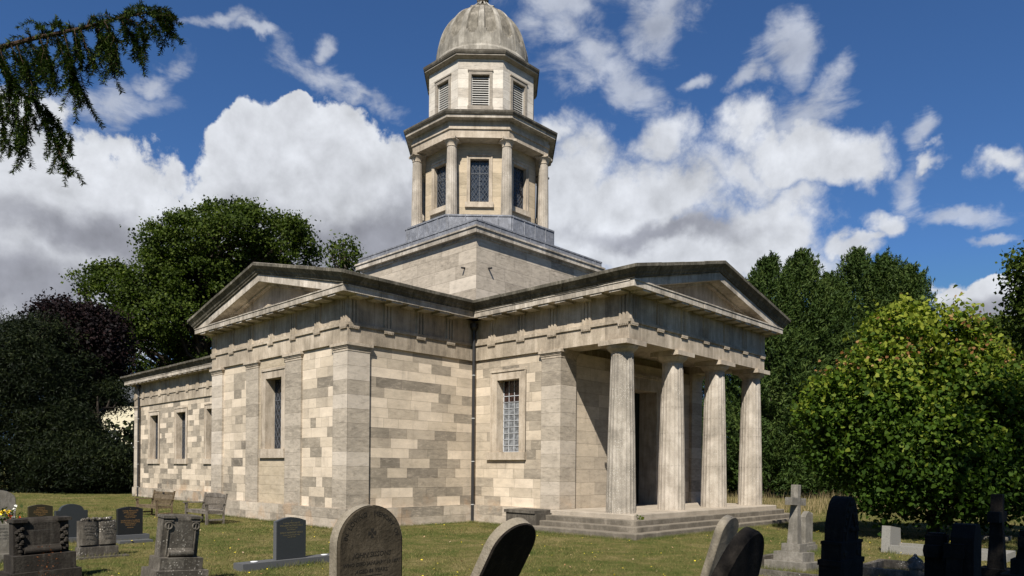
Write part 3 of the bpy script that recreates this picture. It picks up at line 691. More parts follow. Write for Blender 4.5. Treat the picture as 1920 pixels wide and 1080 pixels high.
# --- fluted columns
def column(cx, cy, z0, z1, rb, rt_, nfl, matn, capw, caph, rot=0.0, drums=(), name='column', seed=0, style='doric'):
    m = MB(); rings = []; per = 6; n = nfl * per
    hs = z1 - z0 - caph
    zs_ = [i / 14 for i in range(15)]
    for q in zs_:
        r0 = rb + (rt_ - rb) * q ** 1.25
        ring = []
        for k in range(n):
            ph = (k % per) / per
            dep = r0 * (.045 if style == 'doric' else .06) * math.sin(math.pi * ph) ** .8 if ph else 0
            a = 2 * math.pi * k / n + rot
            rr = r0 - dep
            ring.append((cx + rr * math.cos(a), cy + rr * math.sin(a), z0 + hs * q))
        rings.append(ring)
    m.sweep(rings, True)
    c = m.build(name, matn, church)
    for dz in drums:                                  # hairline joints between the drums
        q = (dz - z0) / hs; r0 = (rb + (rt_ - rb) * q ** 1.25)
        j = MB(); j.lathe((cx, cy, dz), [(r0 * .975, -.002), (r0 * .975, .002)], 32); j.build('drum_joint', 'sima', c)
    k = MB(); zc = z1 - caph
    if style == 'doric':
        a = rt_
        k.lathe((cx, cy, zc), [(a * .96, -.10), (a * .99, -.09), (a * .99, -.075), (a * .96, -.07), (a * .97, 0), (a * 1.04, .02), (a * 1.02, .035), (a * 1.09, .045), (a * 1.30, .10), (capw * .5 * .93, .165), (capw * .5 * .96, .185), (capw * .5 * .93, .20), (capw * .3, .205)], 40)
        k.box((cx - capw / 2, cy - capw / 2, zc + .20), (cx + capw / 2, cy + capw / 2, z1 - .002))
    else:
        a = rt_
        k.lathe((cx, cy, zc), [(a * .97, 0), (a * 1.08, .02), (a * 1.05, .05), (a * 1.12, .12), (a * 1.35, .19), (a * 1.62, .235), (a * 1.62, .25)], 24)
        h = capw / 2; cr, sr = math.cos(rot), math.sin(rot)
        pts = []
        for i in range(4):                            # concave-sided abacus
            a0 = math.pi / 4 + i * math.pi / 2; a1 = a0 + math.pi / 2
            for f in (0, .25, .5, .75):
                x = h * 1.36 * ((1 - f) * math.cos(a0) + f * math.cos(a1)); y = h * 1.36 * ((1 - f) * math.sin(a0) + f * math.sin(a1))
                s = 1 - .16 * math.sin(math.pi * f); pts.append((cx + (x * cr - y * sr) * s, cy + (x * sr + y * cr) * s))
        k.sweep([[(x, y, zc + .235) for x, y in pts], [(x, y, z1 - .002) for x, y in pts]], True)
    k.build('capital', 'trim', c)
    return c
for i, y in enumerate((-4.0, -1.333, 1.333, 4.0)):
    column(10.14, y, .59, ZN['a'], .425, .318, 20, 'column_spotted' if i == 0 else 'column', .98, .34, rot=.1 * i, drums=((2.9 + .2 * i, 4.05 - .15 * i) if i == 0 else (1.95, 2.9 + .05 * i, 3.95 - .2 * i)))
# --- rainwater pipes
def downpipe(x, y, z0, z1, nx, ny):
    m = MB(); m.tube([(x, y, z0), (x, y, z1)], .055, 12)
    m.tube([(x, y, z0 - .0), (x + nx * .02, y + ny * .02, z0 - .08)], .06, 12)
    p = m.build('downpipe', 'iron', church, smooth=False)
    h = MB(); h.lathe((x, y, z1), [(.06, -.05), (.075, .02), (.14, .10), (.15, .22), (.15, .24)], 8, R(22.5)); h.build('hopper', 'iron', p)
    z = z0 + .55
    while z < z1 - .3: b = MB(); b.lathe((x, y, z), [(.062, -.012), (.062, .012)], 12); z += 1.45; b.build('pipe_band', 'ironband', p)
downpipe(WX + .10, -W - .10, .05, 6.45, 1, -1)
downpipe(-NL + 1.02, -W - .09, -.1, 6.75, 0, -1)
# --- square tower base
TB = 3.5
m = MB()
Lt = lev(5.8, 10.09, .48)
for sx, f in ((1, lambda u, z: (TB, u, z)), (-1, lambda u, z: (-TB, u, z)), (1, lambda u, z: (u, -TB, z)), (-1, lambda u, z: (u, TB, z))):
    ashlar(m, f, -TB, TB, Lt, (), (.7, 1.6), lambda u, z, r: min(max(r.gauss(.45, .22), 0), 1), 80 + len(m.f))
tb = m.build('tower_base', 'tower', church)
m = MB(); m.box((-TB - .05, -TB - .05, 10.0), (TB + .05, TB + .05, 10.095)); m.box((-TB - .2, -TB - .2, 10.09), (TB + .2, TB + .2, 10.27)); m.box((-TB - .24, -TB - .24, 10.268), (TB + .24, TB + .24, 10.33)); m.build('cornice', 'geison', tb)
for x, y, dx, dy in ((2.9, -TB, 0, -1), (TB, -2.9, 1, 0)):
    sp = MB(); sp.tube([(x, y, 9.0), (x + dx * .16, y + dy * .16, 8.98)], .035, 8); sp.build('spout', 'iron', tb)
m = MB()
def oct_pts(Rr, z): return [(Rr * math.cos(R(22.5 + 45 * i)), Rr * math.sin(R(22.5 + 45 * i)), z) for i in range(8)]
q = 3.62
m.box((-q, -q, 10.32), (q, q, 10.56)); m.box((-q - .02, -q - .02, 10.53), (q + .02, q + .02, 10.585))
q2 = 3.1
m.face([(-q, -q, 10.586), (q, -q, 10.586), (q2, -q2, 10.74), (-q2, -q2, 10.74)]); m.face([(q, -q, 10.586), (q, q, 10.586), (q2, q2, 10.74), (q2, -q2, 10.74)])
m.face([(q, q, 10.586), (-q, q, 10.586), (-q2, q2, 10.74), (q2, q2, 10.74)]); m.face([(-q, q, 10.586), (-q, -q, 10.586), (-q2, -q2, 10.74), (-q2, q2, 10.74)]); m.face([(-q2, -q2, 10.74), (q2, -q2, 10.74), (q2, q2, 10.74), (-q2, q2, 10.74)])
m.sweep([oct_pts(3.24, 10.6), oct_pts(3.24, 11.40), oct_pts(3.27, 11.40), oct_pts(3.27, 11.46), oct_pts(2.9, 11.53)], True)
for i in range(8):                                    # standing seams
    a, b = Vector(oct_pts(3.245, 0)[i]), Vector(oct_pts(3.245, 0)[(i + 1) % 8])
    for f in (.04, .3, .55, .8):
        p_ = a + (b - a) * f; m.tube([(p_.x, p_.y, 10.6), (p_.x, p_.y, 11.47)], .022, 6)
for sgn in (-1, 1):
    for i in range(9):
        u = -q + .4 + i * .8
        m.tube([(u, sgn * q, 10.32), (u, sgn * (q + .005), 10.57), (u * .9, sgn * q2, 10.75)], .018, 6); m.tube([(sgn * q, u, 10.32), (sgn * (q + .005), u, 10.57), (sgn * q2, u * .9, 10.75)], .018, 6)
m.build('lead_roof', 'lead', church)
# --- drum with windows behind eight columns
def oct_face(Rr, i):
    a0, a1 = R(22.5 + 45 * i), R(67.5 + 45 * i); am = (a0 + a1) / 2
    ap = Rr * math.cos(R(22.5)); h = Rr * math.sin(R(22.5))
    n = Vector((math.cos(am), math.sin(am), 0)); t = Vector((-math.sin(am), math.cos(am), 0))
    return (lambda u, o, z: tuple(n * (ap + o) + t * u + Vector((0, 0, z)))), h
RD = 2.42
m = MB(); Ld = [11.45, 12.0, 12.45, 12.9, 13.35, 13.8, 14.25, 14.6]
for i in range(8):
    P, h = oct_face(RD, i)
    ashlar(m, lambda u, z, P=P: P(u, 0, z), -h, h, Ld, [(-.37, .37, 12.2, 13.9)], (.8, 2.0), lambda u, z, r: r.uniform(.2, .9), 90 + i)
m.build('drum', 'drum', church)
for i in range(8):
    P, h = oct_face(RD, i)
    window(P, -.37, .37, 12.2, 13.9, .16, .13, (-.56, .56, 12.0, 12.2), 'lattice', seed=i)
for i in range(8):
    a = R(22.5 + 45 * i)
    column(2.78 * math.cos(a), 2.78 * math.sin(a), 11.5, 14.5, .225, .185, 16, 'column', .58, .32, rot=a, name='tower_column', style='tower')
def octring(name, rows, matn, parent=church, inner=None):
    m = MB(); m.sweep([oct_pts(r, z) for r, z in rows], True, True); return m.build(name, matn, parent)
te = octring('tower_entablature', [(2.1, 14.502), (2.52, 14.502), (2.98, 14.502), (2.98, 14.80), (3.03, 14.81), (3.03, 14.95), (2.99, 14.96), (2.99, 15.14), (2.9, 15.2)], 'trim')
octring('cornice', [(2.8, 15.12), (3.10, 15.13), (3.27, 15.15), (3.27, 15.26), (3.30, 15.28)], 'geison', te)
octring('cornice_top', [(3.2, 15.27), (3.32, 15.275), (3.36, 15.34), (3.37, 15.40), (3.35, 15.42), (2.3, 15.52)], 'dark_cap', te)
# --- belfry
RB = 2.31
m = MB(); Lb = [15.45, 15.98, 16.35, 16.72, 17.09, 17.46, 17.8, 18.0]
for i in range(8):
    P, h = oct_face(RB, i)
    ashlar(m, lambda u, z, P=P: P(u, 0, z), -h, h, Lb, [(-.355, .355, 16.02, 17.25)], (.5, 2.0), lambda u, z, r: r.uniform(.2, 1), 100 + i)
bf = m.build('belfry', 'belfry', church)
for i in range(8):
    P, h = oct_face(RB, i)
    def bx(mb, ua, ub, oa, ob, za, zb, tilt=0.0):
        q = [P(u, o, z + (tilt if o == ob else 0)) for u in (ua, ub) for o in (oa, ob) for z in (za, zb)]
        for j in ((0, 1, 3, 2), (4, 6, 7, 5), (0, 4, 5, 1), (2, 3, 7, 6), (0, 2, 6, 4), (1, 5, 7, 3)): mb.face([q[k_] for k_ in j])
    f = MB(); bx(f, -.47, -.355, -.25, .035, 15.95, 17.25); bx(f, .355, .47, -.25, .035, 15.95, 17.25); bx(f, -.47, .47, -.25, .035, 17.25, 17.38); bx(f, -.50, .50, -.02, .06, 17.38, 17.43); bx(f, -.5, .5, -.25, .06, 15.86, 16.02)
    bx(f, -h + .01, -.47, -.02, .02, 15.46, 15.62); bx(f, .47, h - .01, -.02, .02, 15.46, 15.62)
    fo = f.build('louvre_frame', 'belfry', bf)
    l = MB(); n = 13
    for k_ in range(n):
        z = 16.04 + (17.22 - 16.04) * k_ / n
        bx(l, -.355, .355, -.20, -.07, z + .055, z + .085, -.05)
    bx(l, -.355, -.32, -.21, -.06, 16.02, 17.25); bx(l, .32, .355, -.21, -.06, 16.02, 17.25)
    l.build('louvres', 'louvre', bf)
    v = MB(); v.face([P(-.36, -.24, 16.0), P(.36, -.24, 16.0), P(.36, -.24, 17.26), P(-.36, -.24, 17.26)]); v.build('void', 'void', bf)
octring('cornice', [(2.2, 17.83), (2.36, 17.86), (2.44, 17.90), (2.50, 17.93), (2.50, 18.0)], 'belfry', bf)
octring('cornice_top', [(2.4, 17.985), (2.53, 17.99), (2.56, 18.05), (2.57, 18.12), (2.54, 18.14), (1.8, 18.22)], 'dark_cap', bf)
# --- ribbed dome
m = MB(); prof = [(2.00, 18.12), (2.00, 18.50), (1.97, 18.55), (1.95, 18.60)]
nseg, NP = 192, 16
def dome_r(z):
    tt = (z - 18.6) / (21.10 - 18.6); return 1.95 * max(0.0, 1 - tt ** 2.15) ** .56
zz = [18.12, 18.5, 18.55] + [18.6 + 2.46 * (1 - (1 - i / 40) ** 1.6) for i in range(41)]
rings = []
for z in zz:
    ring = []
    for k in range(nseg):
        a = 2 * math.pi * k / nseg
        r = 2.0 if z < 18.52 else (1.97 if z < 18.58 else dome_r(z))
        if z > 18.6:
            q = (z - 18.62) / 2.35                     # 0..1 up the dome
            s = ((a * NP / (2 * math.pi)) % 1.0) - .5   # -.5...5 within a panel
            d = min(1, max(0, (.34 - abs(s)) / .06)) * min(1, max(0, (q - .18 - 1.2 * s * s) / .05)) * min(1, max(0, (.93 - q) / .04))
            r -= .085 * d * min(1, r / 1.2)
            r += .015 * max(0, 1 - abs(abs(s) - .5) / .07) * min(1, r)
        ring.append((r * math.cos(a), r * math.sin(a), z))
    rings.append(ring)
m.sweep(rings, True, True)
dm = m.build('dome', 'dome', church, merge=True)
dm.data.materials.append(M['dome_panel'])
for pl in dm.data.polygons:
    c = pl.center; q = (c.z - 18.62) / 2.35; s = ((math.atan2(c.y, c.x) % (2 * math.pi)) * NP / (2 * math.pi)) % 1.0 - .5
    if c.z > 18.6 and abs(s) < .32 and .18 + 1.2 * s * s < q < .93: pl.material_index = 1
m = MB(); m.lathe((0, 0, 0), [(.62, 20.98), (.50, 21.08), (.34, 21.16), (.22, 21.26), (.15, 21.32), (.15, 21.36), (.20, 21.38), (.235, 21.44), (.25, 21.52), (.235, 21.62), (.20, 21.7), (.10, 21.76), (.08, 21.9), (.02, 22.0)], 20)
m.build('finial', 'dark_cap', dm, smooth=False)
for i in range(12):
    a = R(30 * i); m = MB()
m = MB()
for i in range(12):
    a = R(30 * i); m.tube([(.66 * math.cos(a), .66 * math.sin(a), 20.98), (.42 * math.cos(a), .42 * math.sin(a), 21.12), (.2 * math.cos(a), .2 * math.sin(a), 21.38)], [.05, .05, .025], 6)
m.build('finial_leaves', 'dome', dm)
# ------------------------------------------------------------------ ground
def gz(x, y):
    t = min(max((-x - 4) / 14, 0), 1); t = t * t * (3 - 2 * t)
    return -.20 * t + .03 * mnoise.noise(Vector((x * .25, y * .25, 3)))
def ground_mesh():
    me = bpy.data.meshes.new('lawn'); vs = []; fs = []
    xs = [-900, -400, -180] + [-90 + 2.0 * i for i in range(76)] + [100, 200, 500, 900]
    ys = [-900, -300, -90] + [-50 + 2.0 * i for i in range(76)] + [150, 300, 900]
    for x in xs:
        for y in ys: vs.append((x, y, gz(x, y)))
    n = len(ys)
    for i in range(len(xs) - 1):
        for j in range(n - 1): fs.append((i * n + j, (i + 1) * n + j, (i + 1) * n + j + 1, i * n + j + 1))
    me.from_pydata(vs, [], fs); me.polygons.foreach_set('use_smooth', [True] * len(fs))
    return me
def grass_col(t, P):
    a = nz(t, P, .55, 6, .62); b = nz(t, P, 2.6, 6, .65)
    f = mth(t, 'ADD', mth(t, 'MULTIPLY', a, .55), mth(t, 'MULTIPLY', b, .45))
    return ramp(t, f, [(.35, (.052, .072, .015)), (.45, (.090, .098, .026)), (.53, (.132, .118, .040)), (.64, (.205, .165, .072))])
m, t, p = mat_new('lawn_ground'); P = pos(t)
c = grass_col(t, P)
n3 = nz(t, P, 22.0, 5, .7); g3 = t.nodes.new('ShaderNodeCombineColor'); gg = mth(t, 'MULTIPLY_ADD', mth(t, 'SUBTRACT', n3, .5), 1.5, .85); [t.links.new(gg, g3.inputs[i]) for i in range(3)]
setin(t, p, 'Base Color', mixc(t, 1.0, c, g3.outputs[0], 'MULTIPLY')); p.inputs['Specular IOR Level'].default_value = .05; bump(t, p, n3, .04, .8); M['lawn'] = m
me = ground_mesh(); me.materials.append(M['lawn']); lawn = bpy.data.objects.new('lawn', me); COL.objects.link(lawn); tag(lawn, kind='structure')
# ------------------------------------------------------------------ fast leaf / blade meshes
def np_mesh(name, V, per, mat, tone=None, parent=None):
    """V: (N*per,3) vertices, every face has `per` vertices"""
    n = len(V) // per
    me = bpy.data.meshes.new(name)
    me.vertices.add(len(V)); me.vertices.foreach_set('co', V.astype(np.float32).ravel())
    me.loops.add(len(V)); me.loops.foreach_set('vertex_index', np.arange(len(V), dtype=np.int32))
    me.polygons.add(n); me.polygons.foreach_set('loop_start', np.arange(n, dtype=np.int32) * per)
    try: me.polygons.foreach_set('loop_total', np.full(n, per, dtype=np.int32))
    except Exception: pass
    if tone is not None:
        a = me.attributes.new('tone', 'FLOAT', 'FACE'); a.data.foreach_set('value', np.clip(tone, 0, 1).astype(np.float32))
    me.update(calc_edges=True); me.materials.append(mat if not isinstance(mat, str) else M[mat])
    o = bpy.data.objects.new(name, me); COL.objects.link(o)
    if parent is not None: o.parent = parent
    return o
def unit(a): return a / np.maximum(np.linalg.norm(a, axis=-1, keepdims=True), 1e-9)
LEAFT = {'rhomb': np.array([(-.5, 0, 0), (0, -.32, .03), (.5, 0, -.05), (0, .32, .03)]),
         'heart': np.array([(-.42, 0, .02), (-.5, -.22, .05), (-.22, -.42, .02), (.2, -.28, -.02), (.55, 0, -.16), (.2, .28, -.02), (-.22, .42, .02), (-.5, .22, .05)]),
         'spray': np.array([(-.5, -.04, 0), (.0, -.13, .02), (.65, 0, -.06), (.0, .13, .02)]),
         'lobed': np.array([(-.5, 0, 0), (-.1, -.42, .05), (.15, -.2, 0), (.5, -.1, -.05), (.3, .15, 0), (.05, .42, .05)])}
def leaves(name, C, size, nrm, axis, rng, mat, tone, parent=None, shape='rhomb', nb=.6, ab=.4):
    N = len(C)
    n = unit(nrm * nb + rng.normal(size=(N, 3)) * (1 - nb) * 1.2)
    a = axis * ab + rng.normal(size=(N, 3)) * (1 - ab)
    a = unit(a - n * (a * n).sum(1, keepdims=True)); b = np.cross(n, a)
    T = LEAFT[shape]
    V = C[:, None, :] + size[:, None, None] * (T[None, :, 0, None] * a[:, None, :] + T[None, :, 1, None] * b[:, None, :] + T[None, :, 2, None] * n[:, None, :])
    return np_mesh(name, V.reshape(-1, 3), len(T), mat, tone, parent)
def clusters(lobes, n, rng, shell=.55, top=0.25):
    """points in the outer shell of ellipsoid lobes (x,y,z,rh,rv), not inside the core of another lobe"""
    vol = np.array([l[3] ** 1.6 * l[4] ** .8 for l in lobes]); vol /= vol.sum(); out = []; nrm = []
    L = np.array(lobes)
    while len(out) < n:
        i = rng.choice(len(lobes), p=vol); l = L[i]
        d = unit(rng.normal(size=3)); 
        if d[2] < -.5 and rng.random() < .6: continue
        r = shell + (1 - shell) * rng.random() ** .6; r *= rng.uniform(.88, 1.08)
        q = l[:3] + d * np.array([l[3], l[3], l[4]]) * r
        e = (q - L[:, :3]) / np.stack([L[:, 3], L[:, 3], L[:, 4]], 1); dd = (e ** 2).sum(1)
        dd[i] = 9
        if dd.min() < shell ** 2 * .7: continue
        out.append(q); nrm.append(d)
    return np.array(out), np.array(nrm)
def tree(name, label, cat, lobes, seed, ncl, nleaf, clr, lsize, mat, base, trad, shape='rhomb', group=None, shell=.55, nlimb=40, flat=.6, bark='bark', nb=.45, droop=0.0, limb_r=.10, split=None, wood_name='trunk', gap=0.0, gf=.30):
    rng = np.random.default_rng(seed); root = empty(name, base); tag(root, label, cat, group)
    B = np.array(base)
    Cc, Nn = clusters(lobes, ncl, rng, shell)
    Cc[:, 2] = np.maximum(Cc[:, 2], B[2] + clr * .4)
    if cat == 'tree' and name == 'broad_leaved_tree':
        keep = np.array([q[2] > 1.6 or rng.random() < .5 + .25 * q[2] for q in Cc]); Cc, Nn = Cc[keep], Nn[keep]
    if gap: 
        keep = np.array([mnoise.noise(Vector(tuple(q * gf))) > -gap for q in Cc]); Cc, Nn = Cc[keep], Nn[keep]
    nl = rng.integers(int(nleaf * .5), int(nleaf * 1.5), len(Cc)); idx = np.repeat(np.arange(len(Cc)), nl)
    rr = clr * rng.uniform(.55, 1.25, len(Cc))
    off = rng.normal(size=(len(idx), 3)) * np.array([1, 1, flat]) * (rr[idx, None] * .5)
    if droop: off[:, 2] -= droop * (off[:, 0] ** 2 + off[:, 1] ** 2) / np.maximum(rr[idx], .1)
    P = Cc[idx] + off
    P[:, 2] = np.maximum(P[:, 2], B[2] + .05)
    nrm = unit(unit(off) * .5 + Nn[idx] * .5 + np.array([0, 0, .45]))
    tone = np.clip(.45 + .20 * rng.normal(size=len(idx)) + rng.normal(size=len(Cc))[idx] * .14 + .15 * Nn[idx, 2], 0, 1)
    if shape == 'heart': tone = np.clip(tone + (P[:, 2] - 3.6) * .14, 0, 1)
    leaves('crown', P - B, lsize * rng.uniform(.6, 1.35, len(idx)), nrm, unit(Nn[idx] + np.array([0, 0, -droop])), rng, mat, tone, root, shape, nb)
    mb = MB(); c0 = np.mean([l[:3] for l in lobes], axis=0)
    zt = max(l[2] for l in lobes) - B[2]; ax = lambda h: np.array([(c0[0] - B[0]) * min(1, h / zt) * .6, (c0[1] - B[1]) * min(1, h / zt) * .6, h])
    hs = [zt * f for f in (0, .06, .2, .4, .6, .8, .95)]
    mb.tube([ax(h) + (rng.normal(size=3) * trad * .2 if h > 0 else 0) for h in hs], [trad * 1.35, trad, trad * .85, trad * .65, trad * .45, trad * .25, trad * .08], 10)
    for i in rng.choice(len(Cc), min(nlimb, len(Cc)), replace=False):
        q = Cc[i] - B; h0 = min(zt * .85, max(zt * .08, q[2] - np.hypot(q[0] - ax(q[2])[0], q[1] - ax(q[2])[1]) * rng.uniform(.4, .9)))
        s = ax(h0); mid = (s + q) / 2 + np.array([0, 0, 1]) * np.linalg.norm(q - s) * rng.uniform(-.03, .12) + rng.normal(size=3) * .06 * np.linalg.norm(q - s)
        r0 = max(limb_r * rng.uniform(.6, 1.2), .012)
        mid1 = (s + mid) / 2 + rng.normal(size=3) * .03 * np.linalg.norm(q - s); mid2 = (mid + q) / 2 + rng.normal(size=3) * .04 * np.linalg.norm(q - s)
        mb.tube([s, mid1, mid, mid2, q], [r0, r0 * .8, r0 * .6, r0 * .4, r0 * .15], 5, False)
    mb.build(wood_name, bark, root)
    return root
M['bark'] = stone_mat('grey_bark', (.030, .025, .018), (.065, .055, .042), (.12, .105, .085), 1.2)
M['darkbark'] = stone_mat('dark_bark', (.015, .012, .009), (.035, .028, .020), (.06, .05, .038), 1.2)
M['oakleaf'] = leaf_mat('green_leaf', (.020, .032, .004), (.042, .064, .008), (.095, .120, .018), .28)
M['yewleaf'] = leaf_mat('yew_leaf', (.003, .0055, .0015), (.007, .012, .003), (.022, .028, .006), .05)
M['copperleaf'] = leaf_mat('copper_leaf', (.004, .0028, .0028), (.009, .005, .005), (.022, .010, .009), .08)
M['conifer'] = leaf_mat('conifer_leaf', (.014, .028, .006), (.036, .062, .012), (.085, .115, .026), .12)
M['bigleaf'] = leaf_mat('broad_leaf', (.024, .050, .006), (.062, .108, .011), (.22, .245, .030), .34)
M['brownleaf'] = leaf_mat('browning_leaf', (.14, .06, .02), (.26, .13, .05), (.42, .30, .12), .3)
# left side
tree('yew_tree', 'dark spreading yew at the left edge of the lawn', 'tree', [(-42.490, -8.480, 4.620, 4.780, 5.975), (-41.970, -6.580, 8.750, 4.057, 4.666), (-44.480, -7.620, 10.510, 2.685, 3.098), (-38.760, -6.240, 2.650, 3.128, 3.519), (-44.500, -10.430, 6.190, 3.187, 5.577)], 1, 1500, 90, 1.15, .24, 'yewleaf', (-43.960, -7.120, -0.200), .55, 'spray', 'dark yews behind the lawn', .5, 40, .55, 'darkbark', droop=.35)
tree('yew_tree', 'low dark yew beside the copper beech, left of the nave end', 'tree', [(-36.230, -5.180, 1.880, 2.877, 2.301), (-34.430, -3.440, 1.520, 1.918, 1.841), (-39.060, -5.150, 4.670, 2.191, 2.788), (-34.540, -2.150, 0.940, 0.977, 1.564), (-40.130, -2.000, 7.290, 1.261, 1.514)], 2, 760, 90, 1.0, .24, 'yewleaf', (-38.850, -3.550, -0.200), .45, 'spray', 'dark yews behind the lawn', .45, 25, .55, 'darkbark', droop=.35)
tree('copper_beech', 'purple leaved copper beech between the dark yew and the big green tree', 'tree', [(-45.270, -2.810, 10.970, 3.762, 4.205), (-46.560, -4.060, 12.940, 2.124, 2.567), (-44.640, -2.200, 12.080, 2.301, 2.921), (-46.120, -2.240, 7.970, 1.710, 2.700), (-47.180, -4.660, 10.720, 2.656, 3.098)], 3, 900, 80, 1.2, .26, 'copperleaf', (-45.200, -2.740, -0.200), .5, 'rhomb', None, .5, 40, .6, 'darkbark')
tree('broadleaf_tree', 'tall green maple with open crown rising behind the transept pediment', 'tree', [(-48.170, 11.100, 23.720, 6.267, 3.612), (-51.210, 8.150, 22.990, 4.514, 3.718), (-44.360, 14.800, 23.770, 3.983, 2.762), (-46.270, 12.940, 24.910, 4.780, 2.656), (-53.170, 4.850, 18.200, 4.452, 4.085), (-50.260, 6.280, 19.030, 3.098, 3.098), (-55.800, 2.300, 18.170, 3.038, 3.457), (-55.250, 2.830, 20.010, 1.676, 2.095), (-51.550, 7.820, 16.350, 6.904, 5.311), (-52.950, 5.070, 12.970, 4.190, 3.771), (-47.570, 13.080, 18.770, 4.846, 3.769), (-49.290, 10.010, 20.620, 4.780, 3.187), (-45.600, 13.600, 26.940, 1.062, 1.168), (-49.520, 9.790, 26.730, 1.168, 1.168), (-47.240, 12.010, 26.920, 0.850, 0.956), (-42.130, 15.570, 25.420, 1.257, 1.362), (-51.990, 7.390, 25.370, 1.168, 1.275), (-52.630, 5.380, 21.880, 1.257, 1.152), (-55.630, 2.460, 21.470, 0.733, 1.047), (-57.500, 0.640, 20.240, 0.838, 0.943)], 4, 1500, 95, 1.15, .26, 'oakleaf', (-49.540, 9.770, -0.200), .9, 'lobed', None, .62, 170, .62, 'darkbark', limb_r=.26, gap=.17, gf=.42)
tree('broadleaf_tree', 'small thin crowned tree just left of the square tower base', 'tree', [(-34.790, 15.730, 21.210, 1.655, 1.655), (-35.480, 15.060, 20.130, 1.266, 1.266), (-34.190, 16.310, 20.150, 0.974, 1.217)], 5, 80, 16, .8, .28, 'oakleaf', (-34.660, 15.860, -0.200), .25, 'lobed', None, .2, 60, .8, 'bark', limb_r=.07)
# right side
def conifer(label, u0, top, base, rad, seed, tip=.0):
    """feathery leylandii: plumes rising and leaning outward round a leader"""
    rng = np.random.default_rng(seed); root = empty('conifer_tree', base); tag(root, label, 'tree', 'conifers behind the portico')
    H = top - base[2]; n = 1500
    h = H * (1 - rng.random(n) ** .8 * .99); a = rng.uniform(0, 2 * math.pi, n)
    prof = rad * np.minimum(1, ((H - h + .1) / H) ** .74 * 1.32) * (1 + .32 * np.sin(a * 2 + seed) * np.sin(h * .8 + seed) + .15 * np.sin(a * 5 + h * 2.1)) 
    r = prof * (.45 + .6 * rng.random(n) ** .5)
    C = np.stack([r * np.cos(a), r * np.sin(a), h], 1)
    d = unit(np.stack([np.cos(a) * .8, np.sin(a) * .8, .75 + 2.2 * (h / H) ** 5], 1) + rng.normal(size=(n, 3)) * .18)
    k = 46; idx = np.repeat(np.arange(n), k); s = rng.random(n * k) ** .8
    ln = rng.uniform(.8, 2.3, n) * np.clip((H - h) / 4 + .35, .4, 1)
    off = d[idx] * (s * ln[idx])[:, None] + rng.normal(size=(n * k, 3)) * (.26 * (1.05 - s) * ln[idx] ** .5)[:, None] * np.array([1, 1, .8])
    P = C[idx] + off; P[:, 2] = np.maximum(P[:, 2], .1)
    tone = np.clip(.35 + .3 * s + rng.normal(size=n)[idx] * .13 + rng.normal(size=n * k) * .1, 0, 1)
    leaves('crown', P, rng.uniform(.16, .36, n * k), unit(d[idx] * .3 + rng.normal(size=(n * k, 3))), d[idx], rng, 'conifer', tone, root, 'spray', .5, .65)
    mb = MB(); mb.tube([(0, 0, -.3), (.1, 0, H * .4), (0, .1, H * .97)], [.35, .22, .03], 8); mb.build('trunk', 'darkbark', root)
conifer('leftmost conifer, its tip just right of the portico pediment', 0, 16.190, (0.080, 27.290, 0.000), 2.35, 21)
conifer('second conifer from the portico pediment, taller and narrow tipped', 0, 16.910, (1.340, 29.910, 0.000), 2.3, 22)
conifer('middle conifer, standing lower between two taller ones', 0, 15.610, (2.300, 32.240, 0.000), 2.1, 23)
conifer('tallest conifer, over the left half of the broad leaved bush', 0, 18.040, (3.050, 35.760, 0.000), 2.5, 24)
conifer('conifer next to the tallest one, over the top of the broad leaved bush', 0, 17.440, (4.870, 36.120, 0.000), 2.2, 25)
conifer('rightmost conifer, its spreading tip against the white cloud', 0, 16.430, (6.430, 36.250, 0.000), 2.3, 26)
conifer('conifer hidden mostly behind the portico columns', 0, 14.930, (-3.940, 30.360, 0.000), 2.8, 27)
LB = [(16.360, 1.290, 5.470, 1.446, 1.151), (15.580, 0.530, 4.030, 1.475, 1.254), (17.060, 1.960, 4.270, 1.623, 1.328), (16.330, 1.260, 2.490, 2.213, 1.623), (18.020, 2.900, 2.660, 1.623, 1.697), (14.460, 0.140, 3.540, 0.938, 1.149), (14.500, 0.180, 2.480, 0.680, 0.756), (17.920, 4.190, 3.790, 1.239, 1.162), (15.420, 0.650, 1.890, 0.894, 0.969), (18.980, 5.230, 2.720, 1.549, 2.014), (17.000, 1.210, 1.330, 1.726, 0.863), (15.600, 0.550, 1.150, 0.885, 0.738), (17.930, 3.510, 1.170, 1.512, 0.832)]
bush = tree('broad_leaved_tree', 'rounded bright green tree with large heart shaped leaves, browning at its top', 'tree', LB, 6, 3600, 34, .42, .112, 'bigleaf', (16.660, 1.580, 0.000), .14, 'heart', None, .66, 70, .8, 'darkbark', nb=.5, droop=.35, limb_r=.035, gap=.17, gf=1.15)
rng = np.random.default_rng(61); Cb, Nb = clusters([l for l in LB if l[2] > 3.2], 210, rng, .97)
sel = (Cb[:, 2] > 4.5) & (rng.random(len(Cb)) < .75); Cb, Nb = Cb[sel], Nb[sel]; idx = np.repeat(np.arange(len(Cb)), 7)
Pb = Cb[idx] + rng.normal(size=(len(idx), 3)) * .16 - np.array(bush.location)
leaves('brown_leaves', Pb, rng.uniform(.06, .11, len(idx)), Nb[idx], Nb[idx], rng, 'brownleaf', rng.random(len(idx)), bush, 'heart')
tree('broadleaf_tree', 'dark tall tree cut off by the right edge of the view', 'tree', [(14.540, 34.370, 13.710, 1.660, 2.656), (14.790, 34.610, 11.390, 1.660, 1.992), (15.050, 34.870, 8.080, 1.826, 2.987)], 7, 300, 60, 1.0, .26, 'oakleaf', (14.740, 34.560, 0.000), .3, 'lobed', None, .4, 25)
